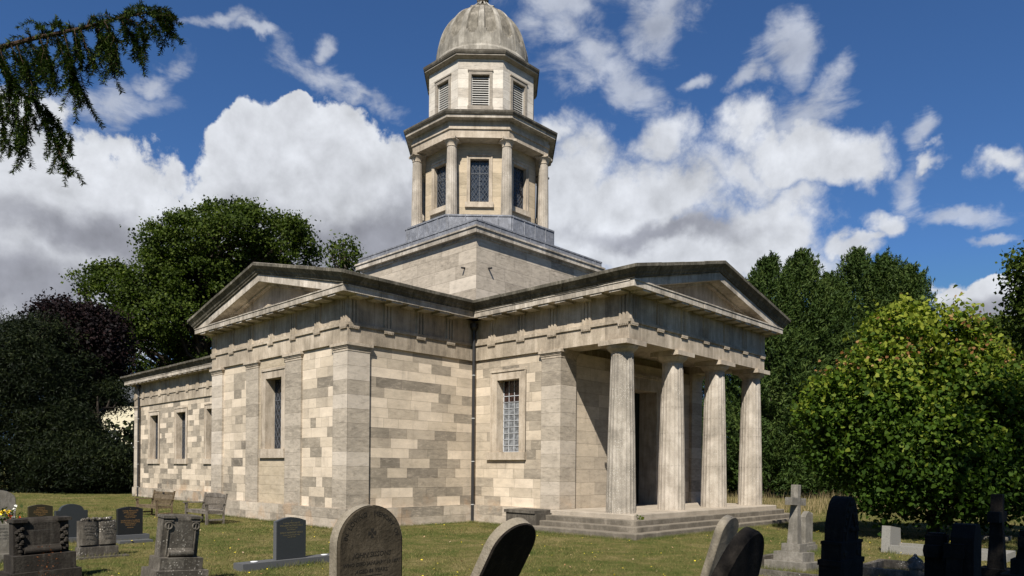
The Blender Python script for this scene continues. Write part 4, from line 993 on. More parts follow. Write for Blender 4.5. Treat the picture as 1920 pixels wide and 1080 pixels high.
tree('broadleaf_tree', 'distant low tree right of the broad leaved tree, under the white cloud', 'tree', [(8.690, 49.600, 12.330, 1.992, 2.434), (10.280, 51.150, 11.910, 1.992, 3.098), (9.670, 50.550, 8.360, 2.656, 3.541)], 8, 320, 60, 1.3, .34, 'oakleaf', (9.720, 50.600, 0.000), .35, 'lobed', None, .4, 25, gap=.3)
# far woodland closing the view
rng = np.random.default_rng(9); n = 6500
th_ = rng.uniform(-math.pi, math.pi, n); rr_ = rng.uniform(84, 96, n); u_ = rr_ * np.sin(th_) ; d_ = rr_ * np.cos(th_); h_ = rng.random(n) ** .8 * (6.5 + 1.8 * np.sin(u_ * .21) + 1.0 * np.sin(u_ * .63 + 1))
base_ = np.array(CAM) * np.array([1, 1, 0]) + np.array(fw)[None] * d_[:, None] + np.array(rt)[None] * u_[:, None]; base_[:, 2] = h_
idx = np.repeat(np.arange(n), 24); Pw = base_[idx] + rng.normal(size=(len(idx), 3)) * .8; Pw[:, 2] = np.maximum(Pw[:, 2], -.2)
wd = leaves('woodland', Pw, rng.uniform(.4, .8, len(idx)), unit(rng.normal(size=(len(idx), 3)) + np.array([0, 0, .5])), rng.normal(size=(len(idx), 3)), rng, 'yewleaf', rng.random(len(idx)), None)
tag(wd, kind='stuff')
# shade-giving yews beside and behind the camera
def C_(r, f, z): q = CAM + rt * r + fw * f; return (q.x, q.y, z)
def Lc(r, f, z, rh, rv): q = C_(r, f, z); return (q[0], q[1], q[2], rh, rv)
tree('yew_tree', 'big dark yew behind the viewer shading the nearest headstones on the right', 'tree', [Lc(3.5, -3.2, 9.6, 3.0, 3.6), Lc(5.6, -2.2, 10, 2.6, 2.8), Lc(1.6, -4.2, 9, 2.6, 3.0), Lc(4.2, -3, 12.3, 1.6, 1.0), Lc(2.4, .2, 10, 1.6, 1.7), Lc(5.3, 1.4, 11, 1.7, 1.9), Lc(4, 0, 9.5, 1.4, 1.4)], 10, 900, 80, .8, .26, 'yewleaf', C_(3.6, -5.5, 0), .4, 'spray', None, .3, 30)
YT = tree('yew_tree', 'yew at the left whose branch hangs into the top left corner', 'tree', [Lc(-10.5, 1.2, 7.4, 2.7, 2.6), Lc(-9, -1.5, 8.2, 2.6, 2.6), Lc(-12.5, -.5, 6.5, 2.4, 2.6)], 11, 420, 60, .7, .22, 'yewleaf', C_(-10.2, -1.0, 0), .38, 'spray', None, .3, 30)
# the hanging branch: woody stems with two ranks of needles
tree('broadleaf_tree', 'added unseen tall tree outside the right of the view, shading the broad leaved tree', 'tree', [Lc(11.5, 8.2, 12.0, 3.0, 2.4), Lc(14.5, 7.5, 12.5, 3.0, 3), Lc(13.5, 5.5, 11, 2.4, 3)], 12, 260, 45, .9, .26, 'oakleaf', C_(13.5, 6.5, 0), .35, 'lobed', None, .3, 30, gap=.15)  # out of view, added to shade the lower broad leaved tree
def branch():
    d = 4.5
    main = [(15.000, -20.660, 4.550), (16.490, -20.060, 4.390), (16.900, -19.800, 4.450), (17.110, -19.590, 4.520), (17.330, -19.450, 4.550), (17.540, -19.320, 4.560), (17.690, -19.240, 4.500)]
    hang = [[(16.560, -19.990, 4.410), (16.650, -19.900, 4.110), (16.650, -19.910, 3.800)], [(16.730, -19.960, 4.370), (16.830, -19.870, 4.160), (16.820, -19.870, 3.800)], [(16.800, -19.890, 4.410), (16.860, -19.770, 4.120), (16.940, -19.690, 3.870), (17.080, -19.620, 3.590)], [(16.900, -19.800, 4.140), (16.870, -19.820, 3.910), (16.870, -19.830, 3.700)],
     [(16.890, -19.740, 4.070), (16.970, -19.660, 3.920), (17.010, -19.620, 3.790)], [(17.000, -19.700, 4.490), (17.070, -19.630, 4.260), (17.140, -19.570, 4.100), (17.190, -19.520, 4.040)], [(17.150, -19.690, 4.440), (17.190, -19.650, 4.210), (17.180, -19.660, 4.040)], [(17.050, -19.790, 4.390), (17.100, -19.740, 4.240), (17.120, -19.720, 4.100)], [(16.760, -19.800, 4.500), (16.810, -19.750, 4.380), (16.830, -19.730, 4.250)],
     [(17.110, -19.590, 4.520), (17.160, -19.550, 4.360), (17.190, -19.520, 4.240)], [(17.170, -19.530, 4.540), (17.230, -19.480, 4.380), (17.260, -19.450, 4.240)], [(17.330, -19.520, 4.500), (17.380, -19.470, 4.360), (17.410, -19.440, 4.230)], [(17.290, -19.420, 4.580), (17.350, -19.360, 4.450), (17.370, -19.340, 4.350)], [(17.420, -19.430, 4.520), (17.480, -19.380, 4.480), (17.520, -19.340, 4.420)],
     [(17.480, -19.370, 4.540), (17.530, -19.330, 4.500), (17.560, -19.300, 4.450)], [(17.510, -19.340, 4.550), (17.580, -19.270, 4.510), (17.630, -19.230, 4.440)], [(17.540, -19.320, 4.560), (17.600, -19.260, 4.580), (17.650, -19.210, 4.530)], [(16.920, -19.780, 4.450), (16.950, -19.750, 4.520), (16.930, -19.770, 4.540)], [(16.980, -19.720, 4.470), (17.000, -19.700, 4.540), (17.010, -19.690, 4.580)], [(17.260, -19.590, 4.480), (17.300, -19.550, 4.520), (17.330, -19.520, 4.540)], [(17.400, -19.450, 4.520), (17.430, -19.420, 4.550), (17.460, -19.400, 4.580)], [(16.360, -20.040, 4.440), (16.420, -19.990, 4.190), (16.470, -19.940, 3.920)], [(16.760, -19.940, 4.380), (16.780, -19.910, 4.190), (16.790, -19.900, 3.980)], [(16.950, -19.890, 4.350), (16.980, -19.860, 4.210), (17.020, -19.820, 4.080)], [(16.970, -19.730, 4.460), (16.960, -19.730, 4.330), (16.930, -19.770, 4.240)], [(17.140, -19.630, 4.480), (17.170, -19.610, 4.350), (17.160, -19.610, 4.250)], [(17.140, -19.500, 4.580), (17.150, -19.490, 4.460), (17.130, -19.510, 4.360)], [(17.240, -19.470, 4.570), (17.250, -19.460, 4.460), (17.220, -19.490, 4.380)]]
    rg = np.random.default_rng(5); STEM = []; wood = MB(); NP_, ND, NA = [], [], []
    def samp(path, step):
        out = []
        for a, b in zip(path[:-1], path[1:]):
            a, b = np.array(a), np.array(b); l = np.linalg.norm(b - a); k = max(1, int(l / step))
            for i in range(k): out.append((a + (b - a) * i / k, (b - a) / l))
        return out
    def needles(path, step=.0030, ln=.027, gap=0):
        for i, (q, d_) in enumerate(samp(path, step)):
            s = np.cross(d_, np.array(fw) + rg.normal(size=3) * .5); s /= np.linalg.norm(s) + 1e-9
            for sg in (-1, 1):
                v = s * sg + d_ * .55 + rg.normal(size=3) * .28; v /= np.linalg.norm(v)
                NP_.append(q); ND.append(v * ln * rg.uniform(.7, 1.2)); NA.append(d_)
    wood.tube(main, [.03, .017, .012, .009, .007, .004, .002], 8)
    needles(main[1:], .003)
    for q, d_ in samp(main[1:], .03):
        for _ in range(1):
            dd = np.array(rt) * float(rg.normal()) + np.array(fw) * float(rg.normal()) + np.array([0, 0, rg.uniform(-.6, .9)]); dd /= np.linalg.norm(dd); L_ = rg.uniform(.04, .10); STEM.append([q, q + dd * L_ * .5, q + (dd + np.array([0, 0, -.3])) * L_])
    def sprig(path, r, depth):
        jp = [np.array(path[0])] + [np.array(q) + rg.normal(size=3) * .012 for q in path[1:]]
        wood.tube([tuple(q) for q in jp], [r] + [r * .6] * (len(jp) - 2) + [r * .25], 5, False)
        needles(jp)
        if depth:
            for q, d_ in samp(jp, .034 if depth == 1 else .055)[1:]:
                for _ in range(2 if depth == 1 and rg.random() < .8 else 1):
                    side = rt * float(rg.normal() * .8) + fw * float(rg.normal() * .7); dd = np.array(side) * .75 + d_ * .75 + np.array([0, 0, -.55]); dd /= np.linalg.norm(dd)
                    L_ = rg.uniform(.05, .14)
                    sprig([q, q + dd * L_ * .5, q + (dd + np.array([0, 0, -.35])) * L_], r * .45, 0)
    for h in hang: sprig(h, .005, 1)
    for h in STEM: sprig(h, .0025, 0)
    NP_, ND, NA = np.array(NP_), np.array(ND), np.array(NA)
    w = unit(np.cross(ND, NA + rg.normal(size=NA.shape) * .3)) * .0027
    V = np.stack([NP_ - w * .6, NP_ + ND * .5 - w, NP_ + ND, NP_ + ND * .5 + w, NP_ + w * .6], 1)
    off = np.array(YT.location)
    nd_ = np_mesh('needles', (V - off).reshape(-1, 3), 5, 'needle', rg.random(len(NP_)), YT)
    for v_i in range(len(wood.v)): wood.v[v_i] = tuple(np.array(wood.v[v_i]) - off)
    b_ = wood.build('branch', 'yewbark', YT); nd_.parent = b_
M['needle'] = leaf_mat('yew_needle', (.008, .018, .004), (.020, .040, .007), (.080, .110, .018), .12, .35)
M['yewbark'] = stone_mat('red_brown_yew_bark', (.02, .013, .009), (.05, .032, .021), (.10, .068, .046), 1.0, scale=6)
branch()
# ------------------------------------------------------------------ grass
def in_church(x, y, mgn=.1):
    return (abs(x) < 4.3 + mgn) & (abs(y) < 9.3 + mgn) | (abs(y) < 4.3 + mgn) & (x < 8.2) & (x > -28.4) | (abs(y) < 5.45 + mgn) & (x > 5.8) & (x < 11.65 + mgn) | ((x > -5.12 - mgn) & (x < 4.3 + mgn) & (abs(y) < 9.3 + mgn))
def scatter(n, d0, d1, rng, spread=.80):
    q = rng.random(n); d = np.sqrt(d0 ** 2 + q * (d1 ** 2 - d0 ** 2)) if False else d0 * (d1 / d0) ** q
    r = rng.uniform(-spread, spread, n) * d
    P = np.array(CAM)[None] + np.array(fw)[None] * d[:, None] + np.array(rt)[None] * r[:, None]
    k = ~in_church(P[:, 0], P[:, 1]); return P[k], d[k]
gzv = lambda x, y: -.20 * (lambda t: t * t * (3 - 2 * t))(np.clip((-x - 4) / 14, 0, 1))
def blades(name, P, h, w, mat, rng, lean=.5, tone=None):
    N = len(P); a = rng.uniform(0, 2 * math.pi, N); s = np.stack([np.cos(a), np.sin(a), np.zeros(N)], 1) * w[:, None]
    tip = rng.normal(size=(N, 3)) * lean * h[:, None]; tip[:, 2] = h
    V = np.stack([P - s, P + s, P + tip * .6 + s * .7, P + tip], 1)
    return np_mesh(name, V.reshape(-1, 3), 4, mat, rng.random(N) if tone is None else tone)
m, t, p = mat_new('grass_blade'); P = pos(t); c = grass_col(t, P); tn_ = attr(t, 'tone')
c = mixc(t, sstep(t, tn_, .76, 1.0), c, (.27, .205, .085)); c = mixc(t, mth(t, 'MULTIPLY', sstep(t, tn_, .3, .0), .6), c, (.055, .085, .018))
setin(t, p, 'Base Color', c); p.inputs['Specular IOR Level'].default_value = .15; M['blade'] = m
rng = np.random.default_rng(77)
P, d = scatter(330000, 9.5, 48, rng)
P[:, 2] = gzv(P[:, 0], P[:, 1]) - .005
pat = np.array([mnoise.noise(Vector((x * .45, y * .45, 0))) for x, y, _ in P[:: 1]]) if len(P) < 0 else np.sin(P[:, 0] * .9 + np.sin(P[:, 1] * .7) * 1.7) * np.sin(P[:, 1] * .8 + 1.3 * np.sin(P[:, 0] * .5))
h = (.022 + .022 * rng.random(len(P)) + .014 * np.clip(pat, 0, 1)) * (1 + .012 * d)
g = blades('grass', P, h, .0024 * (d / 9) ** .75 * rng.uniform(.7, 1.3, len(P)), 'blade', rng, .7); tag(g, kind='stuff')
# lusher fringe along the foot of the walls and round the stones
def fringe(pts, n, spread, hmin, hmax, rng, out):
    for (a, b) in zip(pts[:-1], pts[1:]):
        a, b = np.array(a), np.array(b); L = np.linalg.norm(b - a); k = int(n * L)
        q = a[None] + (b - a)[None] * rng.random(k)[:, None] + np.abs(rng.normal(size=(k, 2))) * spread * np.array(out)[None]
        yield np.stack([q[:, 0], q[:, 1], gzv(q[:, 0], q[:, 1]) - .01], 1)
F_ = [q for q in fringe([(-5.1, -9.33), (4.3, -9.33)], 420, .13, 0, 0, rng, (0, -1))] + [q for q in fringe([(4.32, -9.3), (4.32, -4.35)], 500, .14, 0, 0, rng, (1, 0))] + [q for q in fringe([(4.3, -4.35), (5.9, -4.35)], 700, .2, 0, 0, rng, (0, -1))] + [q for q in fringe([(5.8, -5.3), (7, -5.45), (11.6, -5.47)], 650, .16, 0, 0, rng, (0, -1))] + [q for q in fringe([(11.66, -5.4), (11.66, 5.4)], 500, .12, 0, 0, rng, (1, 0))] + [q for q in fringe([(-28.3, -4.33), (-5, -4.33)], 260, .2, 0, 0, rng, (0, -1))]
F_ = np.concatenate(F_); g = blades('grass_fringe', F_, rng.uniform(.03, .11, len(F_)), np.full(len(F_), .004), 'fringe_dummy' if False else 'blade', rng, .4, rng.random(len(F_)) * .35); tag(g, kind='stuff')
# dry long grass beyond the portico
rows = []
for (u0, f0, n) in ((15.5, 38, 5200), (20.5, 36, 3600)):
    pass
q = np.stack([rng.uniform(11.0, 23, 6500), rng.uniform(31, 43, 6500)], 1)
P = np.array(CAM)[None] + np.array(fw)[None] * q[:, 1:2] + np.array(rt)[None] * q[:, 0:1]; P[:, 2] = -.02
m2 = leaf_mat('dry_grass', (.09, .09, .03), (.22, .17, .08), (.38, .29, .16), .2, .8); M['dry'] = m2
clmp = .35 + .65 * np.clip(np.sin(q[:, 0] * 1.3) * np.sin(q[:, 1] * .9) + .4, 0, 1)
g = blades('long_dry_grass', P, rng.uniform(.3, .95, len(P)) * clmp, rng.uniform(.006, .014, len(P)), 'dry', rng, .22); tag(g, kind='stuff')
# small yellow flowers and fallen leaves in the turf
M['yellow'] = plain_mat('yellow_petal', (.65, .50, .03), .7, .1); M['fallen'] = leaf_mat('fallen_leaf', (.25, .12, .05), (.40, .24, .13), (.55, .42, .30), .1)
P, d = scatter(520, 11, 34, rng, .7); P[:, 2] = gzv(P[:, 0], P[:, 1]) + rng.uniform(.03, .07, len(P))
g = leaves('yellow_flowers', P, rng.uniform(.022, .05, len(P)), np.tile([0, 0, 1.0], (len(P), 1)), rng.normal(size=(len(P), 3)), rng, 'yellow', rng.random(len(P)), None, 'lobed', .8); tag(g, kind='stuff')
P, d = scatter(240, 10.5, 30, rng, .7); P[:, 2] = gzv(P[:, 0], P[:, 1]) + rng.uniform(.03, .05, len(P))
g = leaves('fallen_leaves', P, rng.uniform(.03, .065, len(P)), np.tile([0, 0, 1.0], (len(P), 1)), rng.normal(size=(len(P), 3)), rng, 'fallen', rng.random(len(P)), None, 'lobed', .75); tag(g, kind='stuff')
# longer grass left by the mower round the stones
def stone_fringe():
    rg = np.random.default_rng(31); out = []
    for o in list(COL.objects):
        if o.parent is None and o.type == 'EMPTY' and o.get('category') in ('headstone', 'cross', 'grave'):
            n = 900; y = rg.uniform(-.6, .6, n); x = rg.choice([-1, 1], n) * rg.uniform(.06, .26, n) + rg.normal(size=n) * .05
            if o.get('category') == 'cross': x = rg.uniform(-.6, .6, n); y = rg.choice([-1, 1], n) * rg.uniform(.35, .55, n)
            out.append(np.stack([o.location.x + x, o.location.y + y, np.full(n, o.location.z - .01)], 1))
    P = np.concatenate(out); g = blades('grass_fringe', P, rg.uniform(.03, .13, len(P)), np.full(len(P), .004), 'blade', rg, .4, rg.random(len(P)) * .4); tag(g, kind='stuff')
# little weed on the steps
rng = np.random.default_rng(8); P = np.array([11.0, -4.25, .36])[None] + rng.normal(size=(60, 3)) * np.array([.05, .07, .09]); P[:, 2] = np.maximum(P[:, 2], .31)
wr = empty('weed', (11.0, -4.25, .30)); tag(wr, 'small bright green weed growing from the portico step by the nearest column', 'plant')
leaves('leaves', P - np.array([11.0, -4.25, .30]), rng.uniform(.05, .10, 60), unit(rng.normal(size=(60, 3)) + [0, 0, 1]), rng.normal(size=(60, 3)), rng, 'bigleaf', rng.uniform(.5, 1, 60), wr, 'heart')
# ------------------------------------------------------------------ far house glimpsed through the trees
hs = empty('house', (-64.450, 6.440, 0.200)); tag(hs, 'cream rendered house with white sash window glimpsed through the left trees', 'house')
hs.rotation_euler = (0, 0, YAW + math.pi / 2)      # local x to the right, y towards the viewer is -y
M['render'] = plain_mat('cream_render', (.62, .56, .40), .9, .08); M['white'] = plain_mat('white_paint', (.78, .78, .76), .6, .05)
b = MB(); b.box((-7, -6, -3), (7, 0, 8.5)); b.build('wall', 'render', hs)
b = MB(); b.box((-7.3, -6.3, 8.5), (7.3, .3, 8.62)); b.face([(-7.3, .3, 8.63), (7.3, .3, 8.63), (7.3, -3, 11), (-7.3, -3, 11)]); b.face([(-7.3, -6.3, 8.63), (7.3, -6.3, 8.63), (7.3, -3, 11), (-7.3, -3, 11)]); b.build('roof', 'slate', hs)
for x in (-4.4, -1.8, .75, 3.6):
    for z in (3.6, .3):
        w = MB()
        for s in (-.62, .55): w.box((x + s, -.0, z), (x + s + .07, .06, z + 1.9))
        for zz_ in (0, .9, 1.83): w.box((x - .62, 0, z + zz_), (x + .62, .06, z + zz_ + .07))
        for s in (-.22, .18): w.box((x + s, .002, z), (x + s + .04, .05, z + 1.9))
        wo_ = w.build('window', 'white', hs)
        g = MB(); g.face([(x - .6, .012, z + .03), (x + .6, .012, z + .03), (x + .6, .012, z + 1.86), (x - .6, .012, z + 1.86)]); g.build('pane', 'glass', wo_)
# ------------------------------------------------------------------ headstones: width along y, carved face towards +x
M['gs_brown'] = stone_mat('brown_sandstone', (.024, .019, .012), (.050, .041, .027), (.10, .083, .058), .9, scale=2, mott=.6)
M['gs_edge'] = stone_mat('pale_stone_lit_edge', (.13, .115, .085), (.23, .205, .158), (.34, .31, .25), .4, scale=3)  # pale stone; as a rim colour it paints sunlight on the edges
M['gs_grey'] = stone_mat('grey_lichened_stone', (.035, .031, .025), (.088, .080, .066), (.21, .195, .165), .8, scale=3, spots=.45, mott=.6)
M['gs_dark'] = stone_mat('dark_stone', (.013, .011, .009), (.030, .026, .021), (.085, .078, .064), .9, scale=2.2, mott=.7)
M['gs_soot_shade'] = stone_mat('sooty_shaded_stone', (.006, .005, .004), (.012, .010, .008), (.030, .025, .020), .8, scale=2)  # sooty stone taken near black so the colour also carries shade
M['gs_pale'] = stone_mat('pale_grey_stone', (.09, .085, .070), (.17, .16, .135), (.28, .265, .23), .7, scale=2.5)
M['gs_white'] = plain_mat('white_granite', (.21, .198, .172), .7, .7, 60)
M['gr_black'] = plain_mat('polished_black_granite', (.016, .017, .019), .18, .4, 200, spec=.5)
M['gr_slate'] = plain_mat('dark_slate', (.030, .033, .034), .45, .25, 40)
M['gr_side'] = plain_mat('grey_granite_lit_side', (.085, .086, .086), .7, .3, 80)  # grey granite; on the slate stone's edge it paints the sunlit side
M['gr_brown'] = plain_mat('brown_granite', (.030, .026, .016), .25, .4, 120)
M['gold'] = plain_mat('gold_lettering', (.22, .125, .045), .5, .1)
M['goldpale'] = plain_mat('faded_gold_lettering', (.12, .10, .05), .6, .1)
M['cut'] = plain_mat('cut_letter', (.016, .013, .009), .9, .3)
M['cutgrey'] = plain_mat('grey_cut_letter', (.07, .066, .058), .9, .1)
def slab(mb, outline, x0, x1, y=0, z=0):
    n = len(outline)
    mb.face([(x1, y + a, z + b) for a, b in outline]); mb.face([(x0, y + a, z + b) for a, b in outline][::-1])
    for i in range(n):
        (a, b), (c, d) = outline[i], outline[(i + 1) % n]
        mb.face([(x0, y + a, z + b), (x0, y + c, z + d), (x1, y + c, z + d), (x1, y + a, z + b)])
def bslab(mb, outline, x0, x1, bev=.012, z=0):
    """slab with bevelled arris on the +x face"""
    cy = sum(a for a, b in outline) / len(outline); cz = sum(b for a, b in outline) / len(outline)
    hw = max(abs(a - cy) for a, b in outline); hh = max(abs(b - cz) for a, b in outline)
    ins = [(cy + (a - cy) * (1 - bev / hw), cz + (b - cz) * (1 - bev / hh)) for a, b in outline]
    A = [(x0, a, z + b) for a, b in outline]; B = [(x1 - bev, a, z + b) for a, b in outline]; C = [(x1, a, z + b) for a, b in ins]
    mb.sweep([A, B, C], True)
def round_top(w, h, n=18, flat=1.0):
    r = w / 2; o = [(-r, 0), (r, 0)]
    for i in range(n + 1): a = math.pi * i / n; o.append((r * math.cos(a), h - r * flat + r * flat * math.sin(a)))
    return o
def arch_top(w, h, rise, sh=0.0, n=14):
    o = [(-w / 2, 0), (w / 2, 0), (w / 2, h - rise)]
    for i in range(n + 1):
        u = w / 2 - sh - (w - 2 * sh) * i / n; o.append((u, h - rise + rise * (math.cos(math.pi * u / (w - 2 * sh)) if not sh else math.sqrt(max(0, 1 - (u / (w / 2 - sh)) ** 2)))))
    o.append((-w / 2, h - rise)); return o
def gothic(w, h, sh, n=12):
    """pointed arch top"""
    o = [(-w / 2, 0), (w / 2, 0)]
    for i in range(n + 1):
        q = i / n; o.append((w / 2 * (1 - q ** 1.7), sh + (h - sh) * math.sin(q * math.pi / 2) ** .9))
    return o + [(-a, b) for a, b in o[2:-1]][::-1]
def text_mb(lines, x, mb, arc=None):
    """lines: (text, size, y, z[, shear]) centred; appended to mb on plane x facing +x"""
    for ln in lines:
        s, size, y, z = ln[:4]
        cu = bpy.data.curves.new('t', 'FONT'); cu.body = s; cu.size = size; cu.align_x = 'CENTER'; cu.extrude = .0012; cu.resolution_u = 2
        if len(ln) > 4 and ln[4]: cu.shear = ln[4]
        ob = bpy.data.objects.new('t', cu); COL.objects.link(ob)
        dg = bpy.context.evaluated_depsgraph_get(); me = bpy.data.meshes.new_from_object(ob.evaluated_get(dg))
        co = [v.co.copy() for v in me.vertices]
        for pl in me.polygons:
            pts = []
            for vi in pl.vertices:
                c = co[vi]
                if arc:
                    rr, y0, z0 = arc; a = math.pi / 2 - c.x / rr; q = rr + c.y; pts.append((x + c.z, y0 + q * math.cos(a), z0 + q * math.sin(a)))
                else: pts.append((x + c.z, y + c.x, z + c.y))
            mb.face(pts)
        bpy.data.objects.remove(ob); bpy.data.meshes.remove(me); bpy.data.curves.remove(cu)
def stone(name, label, loc, cat='headstone', rz=0.0, lean=0.0, side=0.0, group=None):
    """lean: towards +x; side: towards +y"""
    e = empty(name, loc, rot=(-R(side), R(lean), R(rz))); e.rotation_mode = 'XYZ'; tag(e, label, cat, group); return e
# 1 foreground: round topped stone with inscription
g = stone('headstone', 'large round topped brown headstone with carved inscription, in front of the transept corner', (17.330, -17.570, 0.000), rz=0, lean=1, side=-.8)
m = MB(); bslab(m, round_top(.61, 1.50, 26), -.055, .062, .014); m.build('slab', 'gs_brown', g)
m = MB(); o = round_top(.622, 1.506, 26); 
for i in range(2, len(o) - 0):
    (a, b), (c, d_) = o[i - 1], o[i]
    m.face([(-.058, a, b), (-.058, c, d_), (.046, c, d_), (.046, a, b)])
m.face([(-.058, -.311, 1.195), (-.058, -.311, 0), (.046, -.311, 0), (.046, -.311, 1.195)])
m.build('sunlit_edge', 'gs_edge', g)  # pale strip standing in for sun on the rim
m = MB()
text_mb([('IN  LOVING    MEMORY  OF', .052, 0, 0)], .0632, m, arc=(.236, 0, 1.19))
text_mb([('JOHN SISSONS', .055, 0, 1.10, .2), ('WHO DIED JANUARY 10 1871', .041, 0, 1.035, .2), ('AGED 86 YEARS.', .043, 0, .975, .2), ('MARY BAINES', .055, 0, .70, .2)], .0632, m)
text_mb([('THERE REMAINETH THEREFORE A REST', .026, 0, .905), ('FOR THE PEOPLE', .027, 0, .862), ('OF GOD', .027, 0, .82), ('WIFE OF THE ABOVE', .034, 0, .645)], .0632, m)
for z in (.95, .795): m.box((.0625, -.1, z), (.0640, .1, z + .004))
for k_ in range(4):                                   # small cross pattee
    a = R(90 * k_)
    pts = [(.006, 0), (.014, .0), (.05, -.026), (.05, .026)]
    pts = [(.007, -.005), (.037, -.019), (.037, .019), (.007, .005)]
    m.face([(.064, .0 + x * math.cos(a) - y * math.sin(a), 1.285 + x * math.sin(a) + y * math.cos(a)) for x, y in pts])
m.build('inscription', 'cut', g)
# 2 leaning round-topped stone
g = stone('headstone', 'round topped headstone leaning steeply to the right with a black shaded face', (17.130, -16.440, 0.000), lean=30, side=2)
m = MB(); bslab(m, round_top(.52, 1.56, 24), -.05, .05, .012); m.build('slab', 'gs_soot_shade', g)
m = MB(); o = round_top(.53, 1.566, 24)
for i in range(2, len(o)):
    (a, b), (c, d_) = o[i - 1], o[i]; m.face([(-.053, a, b), (-.053, c, d_), (.036, c, d_), (.036, a, b)])
m.face([(-.053, -.265, 1.3), (-.053, -.265, 0), (.036, -.265, 0), (.036, -.265, 1.3)]); m.build('sunlit_edge', 'gs_edge', g)  # rim colour stands for sunlight along the edge
# 3 and 4 leaning pair at right centre
g = stone('headstone', 'slim pale edged round topped headstone leaning behind the black pointed one', (17.940, -13.490, 0.000), lean=18, side=0)
m = MB(); bslab(m, round_top(.38, 1.37, 22), -.04, .05, .01); m.build('slab', 'gs_edge', g)
g = stone('headstone', 'black pointed arch headstone leaning right, front of the leaning pair near the steps', (18.860, -14.970, 0.000), lean=20, side=0)
m = MB(); bslab(m, gothic(.80, 1.38, .52), -.06, .06, .03); m.box((-.07, -.37, .0), (.07, .37, .88)); m.build('slab', 'gs_soot_shade', g)
# 5 dark gothic monument
g = stone('gothic_headstone', 'tall dark gothic headstone with carved shoulders, right of the pale cross', (19.170, -12.440, 0.000), lean=1)
m = MB(); bslab(m, gothic(.54, 1.53, 1.10), -.10, .09, .03); m.box((-.12, -.36, 0), (.11, .36, .82)); m.box((-.11, -.33, .82), (.10, .33, 1.00)); m.box((-.13, -.375, .77), (.12, .375, .83)); m.box((-.115, -.34, 1.0), (.11, .34, 1.035)); m.build('slab', 'gs_soot_shade', g)
m = MB()
for sg in (-1, 1):                                    # trefoil tracery and crockets
    for k_ in range(5): a = k_ / 4; m.lathe((.085, sg * (.20 - .17 * a ** 1.4), 1.15 + .30 * a), [(.0, -.03), (.028, -.01), (.024, .02), (0, .035)], 6)
    m.tube([(.09, sg * .16, .95), (.095, sg * .15, 1.12), (.095, sg * .07, 1.28), (.09, 0, 1.37)], .014, 6)
    m.lathe((.09, sg * .20, .9), [(0, -.05), (.04, -.02), (.045, .02), (0, .06)], 7)
m.lathe((.085, 0, 1.16), [(.0, -.04), (.055, -.01), (.05, .02), (0, .04)], 8); m.build('carving', 'gs_dark', g)
# 6 stepped crosses
def latin_cross(label, loc, z_top, shaft, arm, arm_z, tiers, mat, rz=0, side=0, lean=0, taper=.03, name='cross_monument', th=None):
    g = stone(name, label, loc, 'cross', rz, lean, side); th = th or shaft
    z = 0; b = MB()
    for w, h in tiers: b.box((-w / 2, -w / 2, z - (.2 if z == 0 else .002)), (w / 2, w / 2, z + h)); z += h
    b.build('base', mat, g)
    m = MB(); s0, s1 = shaft / 2 + taper, shaft / 2
    rings = [[(-q, -q, zz), (q, -q, zz), (q, q, zz), (-q, q, zz)] for q, zz in ((s0, z - .01), (s0, z + .03), (s1, arm_z - arm * .35), (s1 * .97, z_top - .01), (s1 * .93, z_top))]
    m.sweep(rings, True)
    a = s1 * 1.02
    m.box((-a * .98, -arm, arm_z - a), (a * .98, arm, arm_z + a)); m.build('cross', mat, g); return g
latin_cross('pale grey stone cross on three square steps, right of the portico steps', (16.630, -7.650, 0.000), 1.56, .135, .31, 1.25, ((.78, .15), (.54, .17), (.34, .15)), 'gs_pale', side=3, lean=0)
latin_cross('tall dark stone cross on stepped base near the right edge', (19.930, -8.360, 0.000), 1.50, .15, .28, 1.17, ((.95, .12), (.66, .14), (.40, .16)), 'gs_soot_shade')
latin_cross('small grey cross in the flower border beyond the tall dark cross', (18.020, 2.200, 0.000), .95, .16, .34, .72, ((.6, .12),), 'gs_pale')
latin_cross('dark cross base cut by the right edge of the view', (20.420, -9.270, 0.000), 1.05, .14, .16, .9, ((.8, .25), (.5, .22), (.3, .2)), 'gs_soot_shade')
g = stone('wheel_cross', 'short dark cross with rounded arms in front of the white kerb', (19.950, -11.680, 0.000), 'cross')
m = MB(); m.box((-.09, -.13, 0), (.09, .13, 1.1)); 
for a in range(4):
    an = R(90 * a); m.lathe((0, .17 * math.cos(an), .93 + .13 * math.sin(an)), [(0, -.07), (.09, -.065), (.10, 0), (.09, .065), (0, .07)], 10)
m.build('cross', 'gs_soot_shade', g)
g = stone('headstone', 'dark gabled headstone block between the wheel cross and the tall dark cross', (20.230, -11.690, 0.000))
m = MB(); bslab(m, [(-.19, 0), (.19, 0), (.19, 1.1), (.10, 1.24), (0, 1.25), (-.10, 1.24), (-.19, 1.1)], -.10, .12, .01); m.box((-.13, -.24, .0), (.02, -.185, 1.02)); m.box((-.15, -.255, .88), (.04, -.18, 1.03)); m.build('slab', 'gs_soot_shade', g)
# 7 pale headstone behind the cross
g = stone('headstone', 'pale scroll sided headstone just behind the pale stepped cross', (15.680, -4.670, 0.000))
m = MB(); bslab(m, arch_top(.44, .92, .12), -.06, .05, .02); m.box((-.12, -.30, -.1), (.12, .30, .16)); m.box((-.09, -.27, .16), (.09, .27, .22))
for k_ in range(5): m.lathe((.0, .235, .5 + k_ * .085), [(0, -.045), (.04, -.02), (.04, .02), (0, .045)], 7)
m.build('slab', 'gs_pale', g)
